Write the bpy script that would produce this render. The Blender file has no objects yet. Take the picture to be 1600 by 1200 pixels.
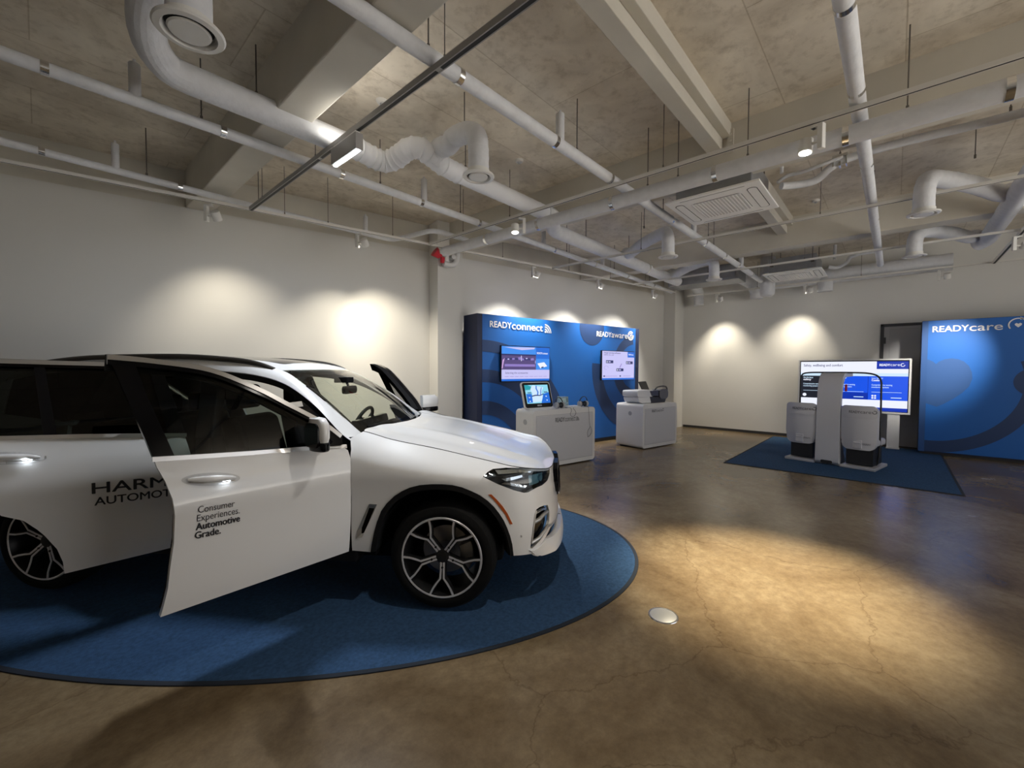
import bpy, bmesh, math, random, bisect
from mathutils import Vector, Matrix
from mathutils.geometry import delaunay_2d_cdt
SC = bpy.context.scene
COL = SC.collection
PI = math.pi
rad = math.radians

# ------------------------------------------------------------------ camera
CAM_H = 1.66
F_PX = 664.17                                   # focal length in pixels of the 1600 px wide frame
PITCH, ROLL, YAW = rad(1.8965), rad(0.2412), rad(42.002)
_fw = Vector((math.cos(YAW), math.sin(YAW), 0)); _rt = Vector((math.sin(YAW), -math.cos(YAW), 0)); _up = Vector((0, 0, 1))
_F = _fw*math.cos(PITCH)-_up*math.sin(PITCH); _U = _fw*math.sin(PITCH)+_up*math.cos(PITCH)
_R = _rt*math.cos(ROLL)+_U*math.sin(ROLL); _U = -_rt*math.sin(ROLL)+_U*math.cos(ROLL)
_R.normalize(); _U = _R.cross(_F)
cam_data = bpy.data.cameras.new('camera')
cam_data.sensor_width = 36.0
cam_data.lens = 36.0*F_PX/1600.0
cam_data.clip_start = 0.05
cam = bpy.data.objects.new('camera', cam_data); COL.objects.link(cam)
cam.matrix_world = Matrix((( _R.x, _U.x, -_F.x, 0), (_R.y, _U.y, -_F.y, 0), (_R.z, _U.z, -_F.z, CAM_H), (0, 0, 0, 1)))
SC.camera = cam

# ------------------------------------------------------------------ world, exposure, lights
SC.view_settings.view_transform = 'Standard'
SC.view_settings.look = 'None'
SC.view_settings.gamma = 1.0
SC.view_settings.exposure = 0.5
SC.view_settings.use_curve_mapping = False
world = bpy.data.worlds.new('world'); SC.world = world; world.use_nodes = True
_wt = world.node_tree; _bg = _wt.nodes['Background']            # added fill light: brighter below the horizon to lift the ceiling, dimmer above
_tc = _wt.nodes.new('ShaderNodeTexCoord'); _sx = _wt.nodes.new('ShaderNodeSeparateXYZ'); _cr = _wt.nodes.new('ShaderNodeValToRGB'); _mr = _wt.nodes.new('ShaderNodeMapRange')
_mr.inputs[1].default_value = -1; _mr.inputs[2].default_value = 1
_cr.color_ramp.elements[0].position = .45; _cr.color_ramp.elements[0].color = (1, .955, .88, 1)
_cr.color_ramp.elements[1].position = .53; _cr.color_ramp.elements[1].color = (.26, .265, .28, 1)
_wt.links.new(_tc.outputs['Generated'], _sx.inputs[0]); _wt.links.new(_sx.outputs[2], _mr.inputs[0]); _wt.links.new(_mr.outputs[0], _cr.inputs[0]); _wt.links.new(_cr.outputs[0], _bg.inputs[0])
_bg.inputs[1].default_value = 3.7
WARM = (1.0, .90, .72); NEUT = (1.0, .95, .86); COOL = (.86, .92, 1.0)
def spot(loc, target, power, angle, color=WARM, blend=.7, size=.05):
    d = bpy.data.lights.new('spot', 'SPOT'); d.energy = power; d.spot_size = rad(angle); d.spot_blend = blend
    d.color = color; d.shadow_soft_size = size
    o = bpy.data.objects.new('spot', d); COL.objects.link(o); o.location = loc
    o.rotation_euler = (Vector(target)-Vector(loc)).to_track_quat('-Z', 'Y').to_euler()
    return o
def area(loc, target, power, sx, sy, color=NEUT):
    d = bpy.data.lights.new('area', 'AREA'); d.energy = power; d.shape = 'RECTANGLE'; d.size = sx; d.size_y = sy; d.color = color
    o = bpy.data.objects.new('area', d); COL.objects.link(o); o.location = loc
    o.rotation_euler = (Vector(target)-Vector(loc)).to_track_quat('-Z', 'Y').to_euler()
    return o

# ------------------------------------------------------------------ frames of the room
WA = rad(-11.317)                               # the exhibition wall runs 11.3 deg off the building grid
WD = Vector((math.cos(WA), math.sin(WA), 0)); WN = Vector((-math.sin(WA), math.cos(WA), 0))
def wp(d, n, z=0): return WD*d+WN*n+Vector((0, 0, z))
WALL_N = 7.43; CEIL = 4.375; RAIL_Z = 3.72; BACK_X = 12.70

# ------------------------------------------------------------------ materials
def nt(name):
    m = bpy.data.materials.new(name); m.use_nodes = True
    t = m.node_tree; b = t.nodes['Principled BSDF']
    return m, t, b
def mat(name, col, rough=.5, metal=0, coat=0, emit=None, es=0, spec=None, bump=0, bscale=60, var=0, vscale=3):
    m, t, b = nt(name)
    b.inputs['Base Color'].default_value = (*col, 1); b.inputs['Roughness'].default_value = rough; b.inputs['Metallic'].default_value = metal
    if coat: b.inputs['Coat Weight'].default_value = coat; b.inputs['Coat Roughness'].default_value = .03
    if spec is not None: b.inputs['Specular IOR Level'].default_value = spec
    if emit: b.inputs['Emission Color'].default_value = (*emit, 1); b.inputs['Emission Strength'].default_value = es
    if bump or var:
        tc = t.nodes.new('ShaderNodeTexCoord')
    if bump:
        n = t.nodes.new('ShaderNodeTexNoise'); n.inputs['Scale'].default_value = bscale; n.inputs['Detail'].default_value = 5
        bp = t.nodes.new('ShaderNodeBump'); bp.inputs['Strength'].default_value = bump; bp.inputs['Distance'].default_value = .01
        t.links.new(tc.outputs['Object'], n.inputs['Vector']); t.links.new(n.outputs[0], bp.inputs['Height']); t.links.new(bp.outputs[0], b.inputs['Normal'])
    if var:
        n = t.nodes.new('ShaderNodeTexNoise'); n.inputs['Scale'].default_value = vscale; n.inputs['Detail'].default_value = 6
        r = t.nodes.new('ShaderNodeValToRGB')
        r.color_ramp.elements[0].position = .3; r.color_ramp.elements[1].position = .7
        r.color_ramp.elements[0].color = (*[c*(1-var) for c in col], 1); r.color_ramp.elements[1].color = (*[min(1, c*(1+var)) for c in col], 1)
        t.links.new(tc.outputs['Object'], n.inputs['Vector']); t.links.new(n.outputs[0], r.inputs[0]); t.links.new(r.outputs[0], b.inputs['Base Color'])
    return m
def glass(name, tint, rough=0.0, gloss=1.0):
    m = bpy.data.materials.new(name); m.use_nodes = True; t = m.node_tree
    for n in list(t.nodes): t.nodes.remove(n)
    out = t.nodes.new('ShaderNodeOutputMaterial'); mix = t.nodes.new('ShaderNodeMixShader')
    tr = t.nodes.new('ShaderNodeBsdfTransparent'); tr.inputs[0].default_value = (*tint, 1)
    gl = t.nodes.new('ShaderNodeBsdfGlossy'); gl.inputs['Roughness'].default_value = rough; gl.inputs[0].default_value = (gloss, gloss, gloss, 1)
    fr = t.nodes.new('ShaderNodeFresnel'); fr.inputs[0].default_value = 1.5
    t.links.new(fr.outputs[0], mix.inputs[0]); t.links.new(tr.outputs[0], mix.inputs[1]); t.links.new(gl.outputs[0], mix.inputs[2]); t.links.new(mix.outputs[0], out.inputs[0])
    return m

def mat_floor():
    m, t, b = nt('polished_concrete')
    tc = t.nodes.new('ShaderNodeTexCoord')
    def noise(scale, det=8, rough=.6, dist=0):
        n = t.nodes.new('ShaderNodeTexNoise'); n.inputs['Scale'].default_value = scale; n.inputs['Detail'].default_value = det
        n.inputs['Roughness'].default_value = rough; n.inputs['Distortion'].default_value = dist
        t.links.new(tc.outputs['Object'], n.inputs['Vector']); return n
    n1 = noise(.9, 8, .62, .6); r1 = t.nodes.new('ShaderNodeValToRGB'); cr = r1.color_ramp
    cr.elements[0].position = .30; cr.elements[0].color = (.11, .072, .036, 1)
    cr.elements[1].position = .72; cr.elements[1].color = (.30, .235, .145, 1)
    e = cr.elements.new(.5); e.color = (.20, .145, .082, 1)
    t.links.new(n1.outputs[0], r1.inputs[0])
    n2 = noise(14, 10, .75); r2 = t.nodes.new('ShaderNodeValToRGB')
    r2.color_ramp.elements[0].position = .32; r2.color_ramp.elements[0].color = (.62, .6, .58, 1)
    r2.color_ramp.elements[1].position = .62; r2.color_ramp.elements[1].color = (1, 1, 1, 1)
    t.links.new(n2.outputs[0], r2.inputs[0])
    mx = t.nodes.new('ShaderNodeMix'); mx.data_type = 'RGBA'; mx.blend_type = 'MULTIPLY'; mx.inputs[0].default_value = .8
    t.links.new(r1.outputs[0], mx.inputs[6]); t.links.new(r2.outputs[0], mx.inputs[7])
    # fine hair cracks
    v = t.nodes.new('ShaderNodeTexVoronoi'); v.feature = 'DISTANCE_TO_EDGE'; v.inputs['Scale'].default_value = .55
    nd = noise(2.2, 6, .6); ad = t.nodes.new('ShaderNodeVectorMath'); ad.operation = 'ADD'
    sc = t.nodes.new('ShaderNodeVectorMath'); sc.operation = 'SCALE'; sc.inputs['Scale'].default_value = .35
    t.links.new(nd.outputs['Color'], sc.inputs[0]); t.links.new(tc.outputs['Object'], ad.inputs[0]); t.links.new(sc.outputs[0], ad.inputs[1]); t.links.new(ad.outputs[0], v.inputs['Vector'])
    rc = t.nodes.new('ShaderNodeValToRGB'); rc.color_ramp.elements[0].position = .0; rc.color_ramp.elements[0].color = (.55, .5, .45, 1)
    rc.color_ramp.elements[1].position = .004; rc.color_ramp.elements[1].color = (1, 1, 1, 1)
    t.links.new(v.outputs['Distance'], rc.inputs[0])
    m2 = t.nodes.new('ShaderNodeMix'); m2.data_type = 'RGBA'; m2.blend_type = 'MULTIPLY'; m2.inputs[0].default_value = .6
    t.links.new(mx.outputs[2], m2.inputs[6]); t.links.new(rc.outputs[0], m2.inputs[7]); t.links.new(m2.outputs[2], b.inputs['Base Color'])
    rr = t.nodes.new('ShaderNodeMapRange'); rr.inputs[3].default_value = .17; rr.inputs[4].default_value = .32
    t.links.new(n1.outputs[0], rr.inputs[0]); t.links.new(rr.outputs[0], b.inputs['Roughness'])
    b.inputs['Specular IOR Level'].default_value = .32
    bp = t.nodes.new('ShaderNodeBump'); bp.inputs['Strength'].default_value = .05; bp.inputs['Distance'].default_value = .01
    t.links.new(n2.outputs[0], bp.inputs['Height']); t.links.new(bp.outputs[0], b.inputs['Normal'])
    return m
def mat_ceiling():
    m, t, b = nt('board_formed_concrete')
    tc = t.nodes.new('ShaderNodeTexCoord')
    def noise(scale, det=8, rough=.6, dist=0):
        n = t.nodes.new('ShaderNodeTexNoise'); n.inputs['Scale'].default_value = scale; n.inputs['Detail'].default_value = det
        n.inputs['Roughness'].default_value = rough; n.inputs['Distortion'].default_value = dist
        t.links.new(tc.outputs['Object'], n.inputs['Vector']); return n
    n1 = noise(1.3, 8, .6, .8); r1 = t.nodes.new('ShaderNodeValToRGB'); cr = r1.color_ramp
    cr.elements[0].position = .30; cr.elements[0].color = (.58, .515, .42, 1)
    cr.elements[1].position = .70; cr.elements[1].color = (.90, .83, .71, 1)
    t.links.new(n1.outputs[0], r1.inputs[0])
    n2 = noise(9, 10, .7); r2 = t.nodes.new('ShaderNodeValToRGB')
    r2.color_ramp.elements[0].position = .33; r2.color_ramp.elements[0].color = (.62, .58, .53, 1)
    r2.color_ramp.elements[1].position = .50; r2.color_ramp.elements[1].color = (1, 1, 1, 1)
    t.links.new(n2.outputs[0], r2.inputs[0])
    # plywood form joints: thin lines every 0.9 m x 1.8 m
    br = t.nodes.new('ShaderNodeTexBrick'); br.inputs['Scale'].default_value = 1; br.offset = .5; br.offset_frequency = 2
    br.inputs['Brick Width'].default_value = 2.4; br.inputs['Row Height'].default_value = .9; br.inputs['Mortar Size'].default_value = .006
    br.inputs['Mortar Smooth'].default_value = .4; br.inputs['Color1'].default_value = (1, 1, 1, 1); br.inputs['Color2'].default_value = (.88, .87, .86, 1); br.inputs['Mortar'].default_value = (.68, .64, .58, 1)
    t.links.new(tc.outputs['Object'], br.inputs['Vector'])
    def mul(a, c, f):
        mx = t.nodes.new('ShaderNodeMix'); mx.data_type = 'RGBA'; mx.blend_type = 'MULTIPLY'; mx.inputs[0].default_value = f
        t.links.new(a, mx.inputs[6]); t.links.new(c, mx.inputs[7]); return mx.outputs[2]
    c = mul(mul(r1.outputs[0], r2.outputs[0], .55), br.outputs['Color'], .8)
    t.links.new(c, b.inputs['Base Color']); b.inputs['Roughness'].default_value = .85
    bp = t.nodes.new('ShaderNodeBump'); bp.inputs['Strength'].default_value = .25; bp.inputs['Distance'].default_value = .02
    t.links.new(br.outputs['Fac'], bp.inputs['Height']); bp.invert = True; t.links.new(bp.outputs[0], b.inputs['Normal'])
    return m
M = {}
M['floor'] = mat_floor(); M['ceil'] = mat_ceiling()
M['wall'] = mat('white_wall_paint', (.70, .69, .66), .8, var=.02, vscale=.7)
M['beam'] = mat('painted_beam', (.62, .59, .52), .75, var=.08, vscale=1.5)
M['dark_trim'] = mat('dark_baseboard', (.03, .03, .032), .5)
M['door'] = mat('grey_door_paint', (.44, .44, .45), .5)
M['doorframe'] = mat('dark_door_frame', (.05, .05, .055), .45)
M['insul'] = mat('white_insulation_wrap', (.70, .71, .74), .6, bump=.35, bscale=35, var=.05, vscale=12)
M['foil'] = mat('white_flexible_duct', (.80, .81, .84), .42, bump=.25, bscale=22)
M['chrome'] = mat('bright_steel_strap', (.8, .8, .8), .22, 1)
M['rod'] = mat('threaded_steel_rod', (.16, .145, .13), .5, .6)
M['rail'] = mat('white_track', (.72, .70, .66), .45)
M['railgrey'] = mat('grey_track', (.34, .33, .32), .4)
M['slot'] = mat('black_slot', (.012, .012, .012), .6)
M['lampwhite'] = mat('white_lamp_body', (.74, .73, .70), .4)
M['lampglow'] = mat('lamp_face', (1, 1, 1), .5, emit=(1, .95, .85), es=14)
M['ledglow'] = mat('led_tube', (1, 1, 1), .5, emit=(.95, .97, 1), es=16)
M['acwhite'] = mat('air_conditioner_plastic', (.92, .91, .89), .4)
M['acgrille'] = mat('air_conditioner_grille', (.16, .16, .16), .5)
M['galv'] = mat('galvanised_steel', (.33, .34, .36), .45, .7, var=.1, vscale=5)
M['red'] = mat('red_siren', (.62, .03, .05), .4)
M['carpet'] = mat('blue_carpet', (.036, .084, .175), .95, bump=.6, bscale=260, var=.22, vscale=45, spec=.15)
M['carpetedge'] = mat('dark_carpet_binding', (.012, .018, .03), .9)
M['navy'] = mat('navy_panel', (.012, .020, .062), .5)
M['blue'] = mat('blue_print', (.012, .135, .50), .5)
M['bluelight'] = mat('bright_blue_print', (.05, .25, .62), .5)
M['bluedark'] = mat('dark_blue_print', (.022, .055, .16), .5)
M['heartblue'] = mat('grey_blue_print', (.035, .11, .32), .5)
M['whiteletter'] = mat('white_letters', (.88, .88, .88), .5)
M['greyletter'] = mat('grey_letters', (.10, .10, .11), .5)
M['counter'] = mat('white_gloss_counter', (.74, .73, .72), .35)
M['cpanel'] = mat('grey_counter_panel', (.60, .60, .62), .3)
M['bezel'] = mat('black_bezel', (.01, .01, .011), .25)
M['whiteplastic'] = mat('white_plastic', (.74, .74, .74), .35)
M['greyplastic'] = mat('grey_plastic', (.42, .42, .44), .35)
M['darkplastic'] = mat('dark_plastic', (.02, .02, .022), .35)
M['clear'] = glass('clear_acrylic', (.92, .96, .96))
def emis(name, col, s): return mat(name, (.02, .02, .02), .3, emit=col, es=s*.72)

# ------------------------------------------------------------------ object helpers
def thing(name, label, cat, loc=(0, 0, 0), rotz=0, group=None, kind=None):
    o = bpy.data.objects.new(name, None); COL.objects.link(o); o.empty_display_size = .1
    o.location = loc; o.rotation_euler = (0, 0, rotz); o['label'] = label; o['category'] = cat
    if group: o['group'] = group
    if kind: o['kind'] = kind
    return o
def tag(o, label=None, cat=None, group=None, kind=None):
    for k, v in (('label', label), ('category', cat), ('group', group), ('kind', kind)):
        if v: o[k] = v
    return o
def copy_tree(o, parent=None):
    c = o.copy(); COL.objects.link(c)
    if parent is not None: c.parent = parent
    for ch in list(o.children): copy_tree(ch, c)
    return c
class MB:
    def __init__(s): s.v = []; s.f = []; s.mi = []
    def add(s, vs, fs, mi=0):
        b = len(s.v); s.v += [Vector(v) for v in vs]; s.f += [tuple(i+b for i in f) for f in fs]; s.mi += [mi]*len(fs)
        return s
    def box(s, c, size, rot=None, mi=0):
        x, y, z = [d/2 for d in size]
        vs = [Vector((a*x, b*y, d*z)) for a in (-1, 1) for b in (-1, 1) for d in (-1, 1)]
        if rot is not None: vs = [rot @ v for v in vs]
        c = Vector(c)
        return s.add([v+c for v in vs], [(0, 1, 3, 2), (4, 6, 7, 5), (0, 4, 5, 1), (2, 3, 7, 6), (0, 2, 6, 4), (1, 5, 7, 3)], mi)
    def bx(s, x0, x1, y0, y1, z0, z1, mi=0):
        return s.box(((x0+x1)/2, (y0+y1)/2, (z0+z1)/2), (abs(x1-x0), abs(y1-y0), abs(z1-z0)), None, mi)
    def rings(s, rings, close=True, cap=(True, True), mi=0):
        n = len(rings[0]); vs = [v for r in rings for v in r]; fs = []
        for i in range(len(rings)-1):
            for j in range(n if close else n-1):
                k = (j+1) % n
                fs.append((i*n+j, i*n+k, (i+1)*n+k, (i+1)*n+j))
        if cap[0]: fs.append(tuple(range(n-1, -1, -1)))
        if cap[1]: fs.append(tuple((len(rings)-1)*n+j for j in range(n)))
        return s.add(vs, fs, mi)
    def tube(s, pts, r, n=16, cap=(True, True), mi=0, flat=None):
        pts = [Vector(p) for p in pts]; m = len(pts)
        rs = r if isinstance(r, (list, tuple)) else [r]*m
        rings = []; prev = None
        for i, p in enumerate(pts):
            t = (pts[min(i+1, m-1)]-pts[max(i-1, 0)])
            if t.length < 1e-9: t = Vector((0, 0, 1))
            t.normalize()
            if prev is None:
                a = Vector((0, 0, 1)) if abs(t.z) < .9 else Vector((1, 0, 0))
                e = (a-t*a.dot(t)).normalized()
            else:
                e = (prev-t*prev.dot(t)); e.normalize()
            prev = e; g = t.cross(e)
            rings.append([p+(e*math.cos(2*PI*k/n)*(flat or 1)+g*math.sin(2*PI*k/n))*rs[i] for k in range(n)])
        return s.rings(rings, True, cap, mi)
    def lathe(s, prof, c=(0, 0, 0), axis='z', n=32, mi=0, cap=(False, False)):
        c = Vector(c); rings = []
        for r, h in prof:
            ring = []
            for k in range(n):
                a = 2*PI*k/n; x, y = r*math.cos(a), r*math.sin(a)
                ring.append(c+(Vector((x, y, h)) if axis == 'z' else Vector((h, x, y)) if axis == 'x' else Vector((y, h, x))))
            rings.append(ring)
        return s.rings(rings, True, cap, mi)
    def prism(s, poly, fn, d0, d1, mi=0):
        # poly: 2D outline; fn(a, b, d) -> 3D
        n = len(poly); vs = [fn(a, b, d0) for a, b in poly]+[fn(a, b, d1) for a, b in poly]
        fs = [(i, (i+1) % n, n+(i+1) % n, n+i) for i in range(n)]
        tri = cdt(poly)
        fs2 = [tuple(reversed(t)) for t in tri]+[tuple(n+i for i in t) for t in tri]
        return s.add(vs, fs+fs2, mi)
    def build(s, name, mt=None, parent=None, smooth=None, bevel=0, world=False, loc=None, segs=2):
        me = bpy.data.meshes.new(name)
        vs = s.v
        if world and parent is not None:
            inv = xf(parent).inverted(); vs = [inv @ v for v in vs]
        me.from_pydata([tuple(v) for v in vs], [], s.f)
        ms = mt if isinstance(mt, (list, tuple)) else [mt]
        for k in ms:
            if k is not None: me.materials.append(M[k] if isinstance(k, str) else k)
        for p, i in zip(me.polygons, s.mi): p.material_index = i
        bm = bmesh.new(); bm.from_mesh(me); bmesh.ops.recalc_face_normals(bm, faces=bm.faces); bm.to_mesh(me); bm.free()
        if smooth is not None:
            me.polygons.foreach_set('use_smooth', [True]*len(me.polygons))
            try: me.set_sharp_from_angle(angle=rad(smooth))
            except Exception: pass
        o = bpy.data.objects.new(name, me); COL.objects.link(o)
        if parent is not None: o.parent = parent
        if loc is not None: o.location = loc
        if bevel:
            b = o.modifiers.new('bevel', 'BEVEL'); b.width = bevel; b.segments = segs; b.limit_method = 'ANGLE'; b.angle_limit = rad(40)
        return o
def xf(o):
    m = Matrix.LocRotScale(o.location, o.rotation_euler.to_quaternion(), o.scale)
    return (xf(o.parent) @ m) if o.parent else m
def cdt(poly, holes=(), pts=()):
    # triangles over the outline only (indices into poly) when there are no holes or inner points
    vs = [Vector(p) for p in poly]; es = [(i, (i+1) % len(poly)) for i in range(len(poly))]
    r = delaunay_2d_cdt(vs, es, [], 0, 1e-7)
    out = []
    for f in r[2]:
        c = sum((r[0][i] for i in f), Vector((0, 0)))/len(f)
        if inside(c, poly): out.append(tuple(r[3][i][0] if r[3][i] else 0 for i in f))
    return out
def inside(p, poly):
    c = False; n = len(poly); x, y = p[0], p[1]
    for i in range(n):
        x0, y0 = poly[i][0], poly[i][1]; x1, y1 = poly[(i+1) % n][0], poly[(i+1) % n][1]
        if (y0 > y) != (y1 > y) and x < (x1-x0)*(y-y0)/(y1-y0)+x0: c = not c
    return c
def dens(poly, h):
    out = []
    for i, a in enumerate(poly):
        b = poly[(i+1) % len(poly)]
        n = max(1, int(math.hypot(b[0]-a[0], b[1]-a[1])/h+.5))
        for k in range(n): out.append((a[0]+(b[0]-a[0])*k/n, a[1]+(b[1]-a[1])*k/n))
    return out
def smooth_line(pts, n=6):
    # open Catmull-Rom through points
    P = [pts[0]]+list(pts)+[pts[-1]]; out = []; dim = len(pts[0])
    for i in range(1, len(P)-2):
        p0, p1, p2, p3 = P[i-1], P[i], P[i+1], P[i+2]
        for k in range(n):
            t = k/n
            out.append(tuple(.5*(2*p1[j]+(-p0[j]+p2[j])*t+(2*p0[j]-5*p1[j]+4*p2[j]-p3[j])*t*t+(-p0[j]+3*p1[j]-3*p2[j]+p3[j])*t**3) for j in range(dim)))
    out.append(tuple(pts[-1]))
    return out
def patch(poly, fn, h=.03, holes=(), hb=None):
    """mesh over a 2D outline (with holes) pushed through fn -> (verts, faces, boundary loops)"""
    hb = hb or h
    P = dens(poly, hb); vs = [Vector(p) for p in P]; es = [(i, (i+1) % len(P)) for i in range(len(P))]
    Hs = []
    for q in holes:
        Q = dens(q, hb); b = len(vs); vs += [Vector(p) for p in Q]; es += [(b+i, b+(i+1) % len(Q)) for i in range(len(Q))]; Hs.append(Q)
    x0, x1 = min(p[0] for p in P), max(p[0] for p in P); y0, y1 = min(p[1] for p in P), max(p[1] for p in P)
    def near(p, loop, d):
        for a in loop:
            if abs(a[0]-p[0]) < d and abs(a[1]-p[1]) < d: return True
        return False
    ny = int((y1-y0)/h)+1; nx = int((x1-x0)/h)+1
    for i in range(nx+1):
        for j in range(ny+1):
            p = (x0+(i+(.5 if j % 2 else 0))*h, y0+j*h)
            if inside(p, P) and not any(inside(p, Q) for Q in Hs) and not near(p, P, h*.45) and not any(near(p, Q, h*.45) for Q in Hs): vs.append(Vector(p))
    r = delaunay_2d_cdt(vs, es, [], 0, 1e-7)
    fs = []
    for f in r[2]:
        c = sum((r[0][i] for i in f), Vector((0, 0)))/len(f)
        if inside(c, P) and not any(inside(c, Q) for Q in Hs): fs.append(tuple(f))
    return [Vector(fn(v.x, v.y)) for v in r[0]], fs
def shell(mb, vs, fs, thick, inward, mi=0):
    """add a patch with a return flange of the given depth along inward (function of vertex) so edges have thickness"""
    mb.add(vs, fs, mi)
    cnt = {}
    for f in fs:
        for a, b in zip(f, f[1:]+f[:1]): cnt[(a, b)] = cnt.get((a, b), 0)+1
    be = [e for e in cnt if (e[1], e[0]) not in cnt]
    for a, b in be:
        A, B = vs[a], vs[b]; na, nb = inward(A)*thick, inward(B)*thick
        mb.add([A, B, B+nb, A+na], [(0, 1, 2, 3)], mi)
    return mb
def text_verts(s, size, bold=0, sx=1, align='LEFT', shear=0):
    c = bpy.data.curves.new('t', 'FONT'); c.body = s; c.size = size; c.offset = bold; c.align_x = align; c.shear = shear; c.resolution_u = 4; c.fill_mode = 'FRONT'
    o = bpy.data.objects.new('t', c); me = bpy.data.meshes.new_from_object(o)
    vs = [(v.co.x*sx, v.co.y) for v in me.vertices]; fs = [tuple(p.vertices) for p in me.polygons]
    bpy.data.objects.remove(o); bpy.data.curves.remove(c); bpy.data.meshes.remove(me)
    return vs, fs
def text_to(mb, s, size, fn, width=None, bold=0, shear=0, mi=0):
    """lay text on a surface: fn(a, b) -> 3D; width fixes the text's length"""
    vs, fs = text_verts(s, size, 0, 1, 'LEFT', shear)
    if not vs: return 0
    x0, x1 = min(v[0] for v in vs), max(v[0] for v in vs); k = (width/(x1-x0)) if width else 1
    o0 = Vector(fn(0, 0)); nn = (Vector(fn(.01, 0))-o0).cross(Vector(fn(0, .01))-o0).normalized()
    for q, (dx, dy) in enumerate(((0, 0), (bold, 0), (-bold, 0), (0, bold*.7), (0, -bold*.7)) if bold else ((0, 0),)):
        mb.add([Vector(fn((v[0]-x0)*k+dx, v[1]+dy))+nn*(.0003*q) for v in vs], fs, mi)
    return (x1-x0)*k
def circle(c, r, n=32, a0=0, a1=2*PI, closed=True):
    m = n if closed else n+1
    return [(c[0]+r*math.cos(a0+(a1-a0)*k/n), c[1]+r*math.sin(a0+(a1-a0)*k/n)) for k in range(m)]
def arc_band(c, r0, r1, a0, a1, n=24):
    return circle(c, r1, n, a0, a1, False)+list(reversed(circle(c, r0, n, a0, a1, False)))
def rrect(x0, x1, y0, y1, r, n=5):
    out = []
    for cx, cy, a in ((x1-r, y1-r, 0), (x0+r, y1-r, PI/2), (x0+r, y0+r, PI), (x1-r, y0+r, 1.5*PI)):
        for k in range(n+1): out.append((cx+r*math.cos(a+PI/2*k/n), cy+r*math.sin(a+PI/2*k/n)))
    return out
# ------------------------------------------------------------------ lighting of the room (spots sit in the fixtures built further down, except one unseen added lamp)
WALL_SPOTS = [(.19, 6.46), (2.01, 6.46), (5.38, 6.48), (7.25, 6.48), (9.25, 6.48)]      # along the exhibition wall (wd, wn)
PNF = 6.669
BACK_SPOTS = [3.50, 1.56, -.66]                                                          # along the back wall (y), x = 12.0
spot(wp(.22, 6.53, 3.50), wp(.50, WALL_N, 1.30), 62, 96, WARM, 1.0)
spot(wp(2.01, 6.53, 3.50), wp(1.75, WALL_N, 1.3), 120, 80, WARM, 1.0)
spot(wp(2.06, 6.53, 3.50), wp(2.95, WALL_N, 1.4), 150, 80, WARM, 1.0)
for d_, n_, dx in ((5.38, 6.53, -.1), (7.25, 6.53, -.2), (9.25, 6.53, -.5)):
    spot(wp(d_, 6.36, 3.50), wp(d_+dx, 7.05, 1.9), 270, 96, NEUT, 1.0)
for y_, p_, dy, tz in zip(BACK_SPOTS[:2], (190, 170, 330), (.05, .50, -.1), (1.3, 1.5, 1.5)):
    spot((12.02, y_, 3.50), (BACK_X if y_ > 0 else 11.9, y_+dy, tz), p_, 78, WARM if y_ > 0 else NEUT, 1.0)
spot((4.32, 3.77, 3.42), (3.62, 3.02, .4), 300, 46, NEUT, 1.0)
spot((4.33, .60, 3.42), (3.85, .72, 0), 1300, 44, (1, .87, .64), 1.0)
spot((9.78, -1.27, 3.50), (11.9, -.66, 1.90), 470, 36, NEUT, 1.0)
spot((1.865, .90, 3.50), (1.55, 1.75, .2), 75, 74, NEUT, 1.0)  # unseen lamp with no fixture, added to light the carpet beside the car
area((1.865, 3.67, 3.51), (1.865, 3.67, 0), 48, .06, .45, COOL)
area((1.865, 3.67, 3.76), (1.865, 3.67, 5), 1.6, .2, .5, NEUT)

# ------------------------------------------------------------------ room shell
def struct(name, mb, m, **kw):
    o = mb.build(name, m, **kw); o['kind'] = 'structure'; return o
X0, X1, Y0 = -5.5, BACK_X, -6.0
def wall_y(x, n=WALL_N):                          # y of the exhibition wall plane at x
    return (n-x*WN.x)/WN.y
mb = MB(); mb.add([(X0, Y0, 0), (X1, Y0, 0), (X1, wall_y(X1), 0), (X0, wall_y(X0), 0), (X0, Y0, -.1), (X1, Y0, -.1), (X1, wall_y(X1), -.1), (X0, wall_y(X0), -.1)], [(0, 1, 2, 3), (4, 7, 6, 5), (0, 4, 5, 1), (1, 5, 6, 2), (2, 6, 7, 3), (3, 7, 4, 0)])
struct('floor', mb, 'floor')
mb = MB(); mb.add([(X0, Y0, CEIL), (X1, Y0, CEIL), (X1, wall_y(X1)+.3, CEIL), (X0, wall_y(X0)+.3, CEIL), (X0, Y0, CEIL+.1), (X1, Y0, CEIL+.1), (X1, wall_y(X1)+.3, CEIL+.1), (X0, wall_y(X0)+.3, CEIL+.1)], [(3, 2, 1, 0), (5, 6, 7, 4), (1, 5, 4, 0), (2, 6, 5, 1), (3, 7, 6, 2), (0, 4, 7, 3)])
struct('ceiling', mb, 'ceil')
def wslab(name, d0, d1, n0, n1, z0, z1, m, bevel=0):
    mb = MB(); mb.prism([(d0, n0), (d1, n0), (d1, n1), (d0, n1)], lambda a, b, d: wp(a, b, d), z0, z1)
    return struct(name, mb, m, bevel=bevel)
wslab('wall_left', -7.6, 11.58, WALL_N, WALL_N+.12, 0, 3.872, 'wall')
wslab('trim_1', -7.6, 11.58, WALL_N+.02, WALL_N+.2, 3.80, CEIL+.02, 'beam')
wslab('trim_2', 3.574, 4.090, 7.08, WALL_N, 0, CEIL, 'wall')
wslab('trim_3', 11.10, 11.66, 7.06, WALL_N, 0, CEIL, 'wall')
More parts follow.
